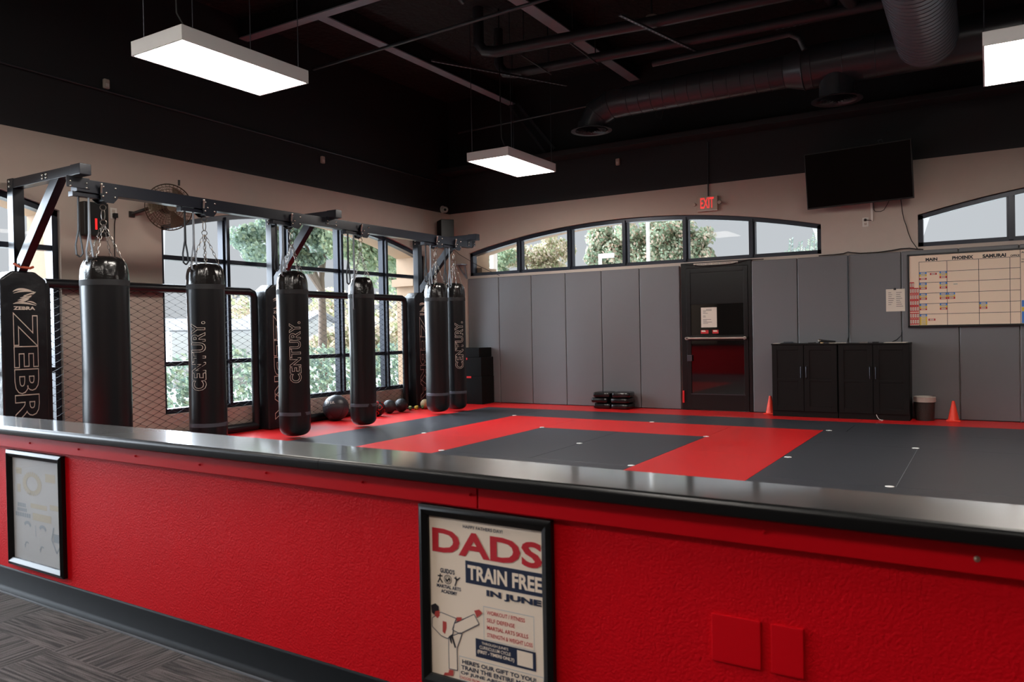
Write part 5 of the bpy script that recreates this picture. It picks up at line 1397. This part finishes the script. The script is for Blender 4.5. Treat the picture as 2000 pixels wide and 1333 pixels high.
for k in range(9):
    bx_ = .18 + .11 * k; hh = (3.05, 3.35, 3.1, 3.25, 3.1, 3.3, 3.45, 3.55, 3.3)[k]
    tip = Vector((bx_ + .12, 14, hh)); base = Vector((bx_ - .1 + .01 * k, 14, -.35))
    st_.tube([base, tip], [.012, .003], 5)
    for j in range(60):
        t = .6 + .4 * j / 60; p = base.lerp(tip, t); s = 1 if j % 2 else -1
        L = .13 * (1.05 - t) + .05
        e_ = p + Vector((s * L, random.uniform(-.05, .05), L * .55))
        mb.add([p, p.lerp(e_, .5) + Vector((0, 0, .02)), e_, p.lerp(e_, .5) - Vector((0, 0, .02))], [(0, 1, 2, 3)])
put('stem', st_, 'bark', root); put('feathery_leaves', mb, 'leaf_dark', root, smooth=0, fixn=False)
root = thing('feathery_shrub', 'two tiny feathery tips above the frame of the fifth pane', 'shrub', (-.55, 14, -.35))
mb = MB(); st_ = MB()
for bx_, hh in ((-.62, 3.0), (-.42, 2.96), (-1.35, 2.9)):
    base = Vector((bx_, 14, -.35)); tip = Vector((bx_ + .03, 14, hh)); st_.tube([base, tip], [.012, .003], 5)
    for j in range(40):
        t = .7 + .3 * j / 40; p = base.lerp(tip, t); s = 1 if j % 2 else -1; L = .1 * (1.1 - t) + .03
        e_ = p + Vector((s * L, 0, L * .6)); mb.add([p, p.lerp(e_, .5) + Vector((0, 0, .02)), e_, p.lerp(e_, .5) - Vector((0, 0, .02))], [(0, 1, 2, 3)])
put('stem', st_, 'bark', root); put('feathery_leaves', mb, 'leaf_dark', root, smooth=0, fixn=False)
# hedge below the left window
mb = MB()
for _ in range(9000):
    q = Vector((-6.5 + random.uniform(-.45, .45), random.uniform(-2.5, 9.0), -.35 + random.uniform(0, 1) * 1.22))
    q.z += .08 * math.sin(q.y * 3.1) + .05 * math.sin(q.y * 7.7)
    nrm = Vector((random.gauss(.6, .7), random.gauss(0, .7), random.gauss(.4, .7))).normalized()
    a = nrm.cross(Vector((random.random(), random.random(), random.random()))).normalized(); b_ = nrm.cross(a); s = .06 * random.uniform(.6, 1.3)
    mb.add([q - a * s, q - b_ * s * .6, q + a * s, q + b_ * s * .6], [(0, 1, 2, 3)])
solo('hedge', mb, 'leaf_dark', 'clipped green hedge running outside below the left window', 'hedge', loc=(-6.5, 3, -.35), smooth=0, fixn=False)
# white house with gable, and low pale building
root = thing('white_house', 'white house with a gabled end beyond the hedge', 'house', (-25, 23, -.35))
mb = MB(); mb.prism([(-25, 20.6, -.35), (-25, 25.4, -.35), (-25, 25.4, 1.2), (-25, 23.0, 2.2), (-25, 20.6, 1.2)], (-5, 0, 0)); put('walls', mb, 'house_white', root, smooth=0)
mb = MB(); mb.prism([(-24.7, 20.2, 1.06), (-24.7, 23.0, 2.26), (-24.7, 25.8, 1.06), (-24.7, 25.8, 1.2), (-24.7, 23.0, 2.42), (-24.7, 20.2, 1.2)], (-5.6, 0, 0)); put('roof', mb, 'roof_grey', root, smooth=0)
root = thing('low_building', 'low pale building with a flat grey roof left of the white house', 'building', (-17, 11.5, -.35))
mb = MB(); mb.span((-20, 8.2, -.35), (-16, 12.6, 1.35)); put('walls', mb, 'house_white', root, smooth=0)
mb = MB(); mb.prism([(-15.8, 8.0, 1.33), (-15.8, 12.8, 1.33), (-17.5, 12.8, 1.72), (-17.5, 8.0, 1.72)], (-.02, 0, .05)); put('roof', mb, 'roof_grey', root, smooth=0)
mb = MB(); mb.cyl((-5.16, 9, -.35), (-5.16, 9, 3.8), .09, n=16); solo('white_post', mb, 'pole_white', 'thick white post outside the first pane of the back window', 'post', loc=(-5.16, 9, -.35))
mb = MB(); mb.cyl((-3.35, 14, -.35), (-3.35, 14, 5.5), .05, n=12); solo('light_pole', mb, 'pole_white', 'tall thin pale pole crossing the fourth pane of the back window', 'pole', loc=(-3.35, 14, -.35))
root = thing('street_sign_pole', 'pale pole with a short horizontal arm before the rust tree', 'pole', (-4.34, 13, -.35))
mb = MB(); mb.span((-4.37, 12.97, -.35), (-4.29, 13.03, 3.2)); put('post', mb, 'pole_white', root, smooth=0)
mb = MB(); mb.span((-4.29, 12.96, 3.08), (-3.93, 13.04, 3.2)); put('arm', mb, 'pole_white', root, smooth=0)
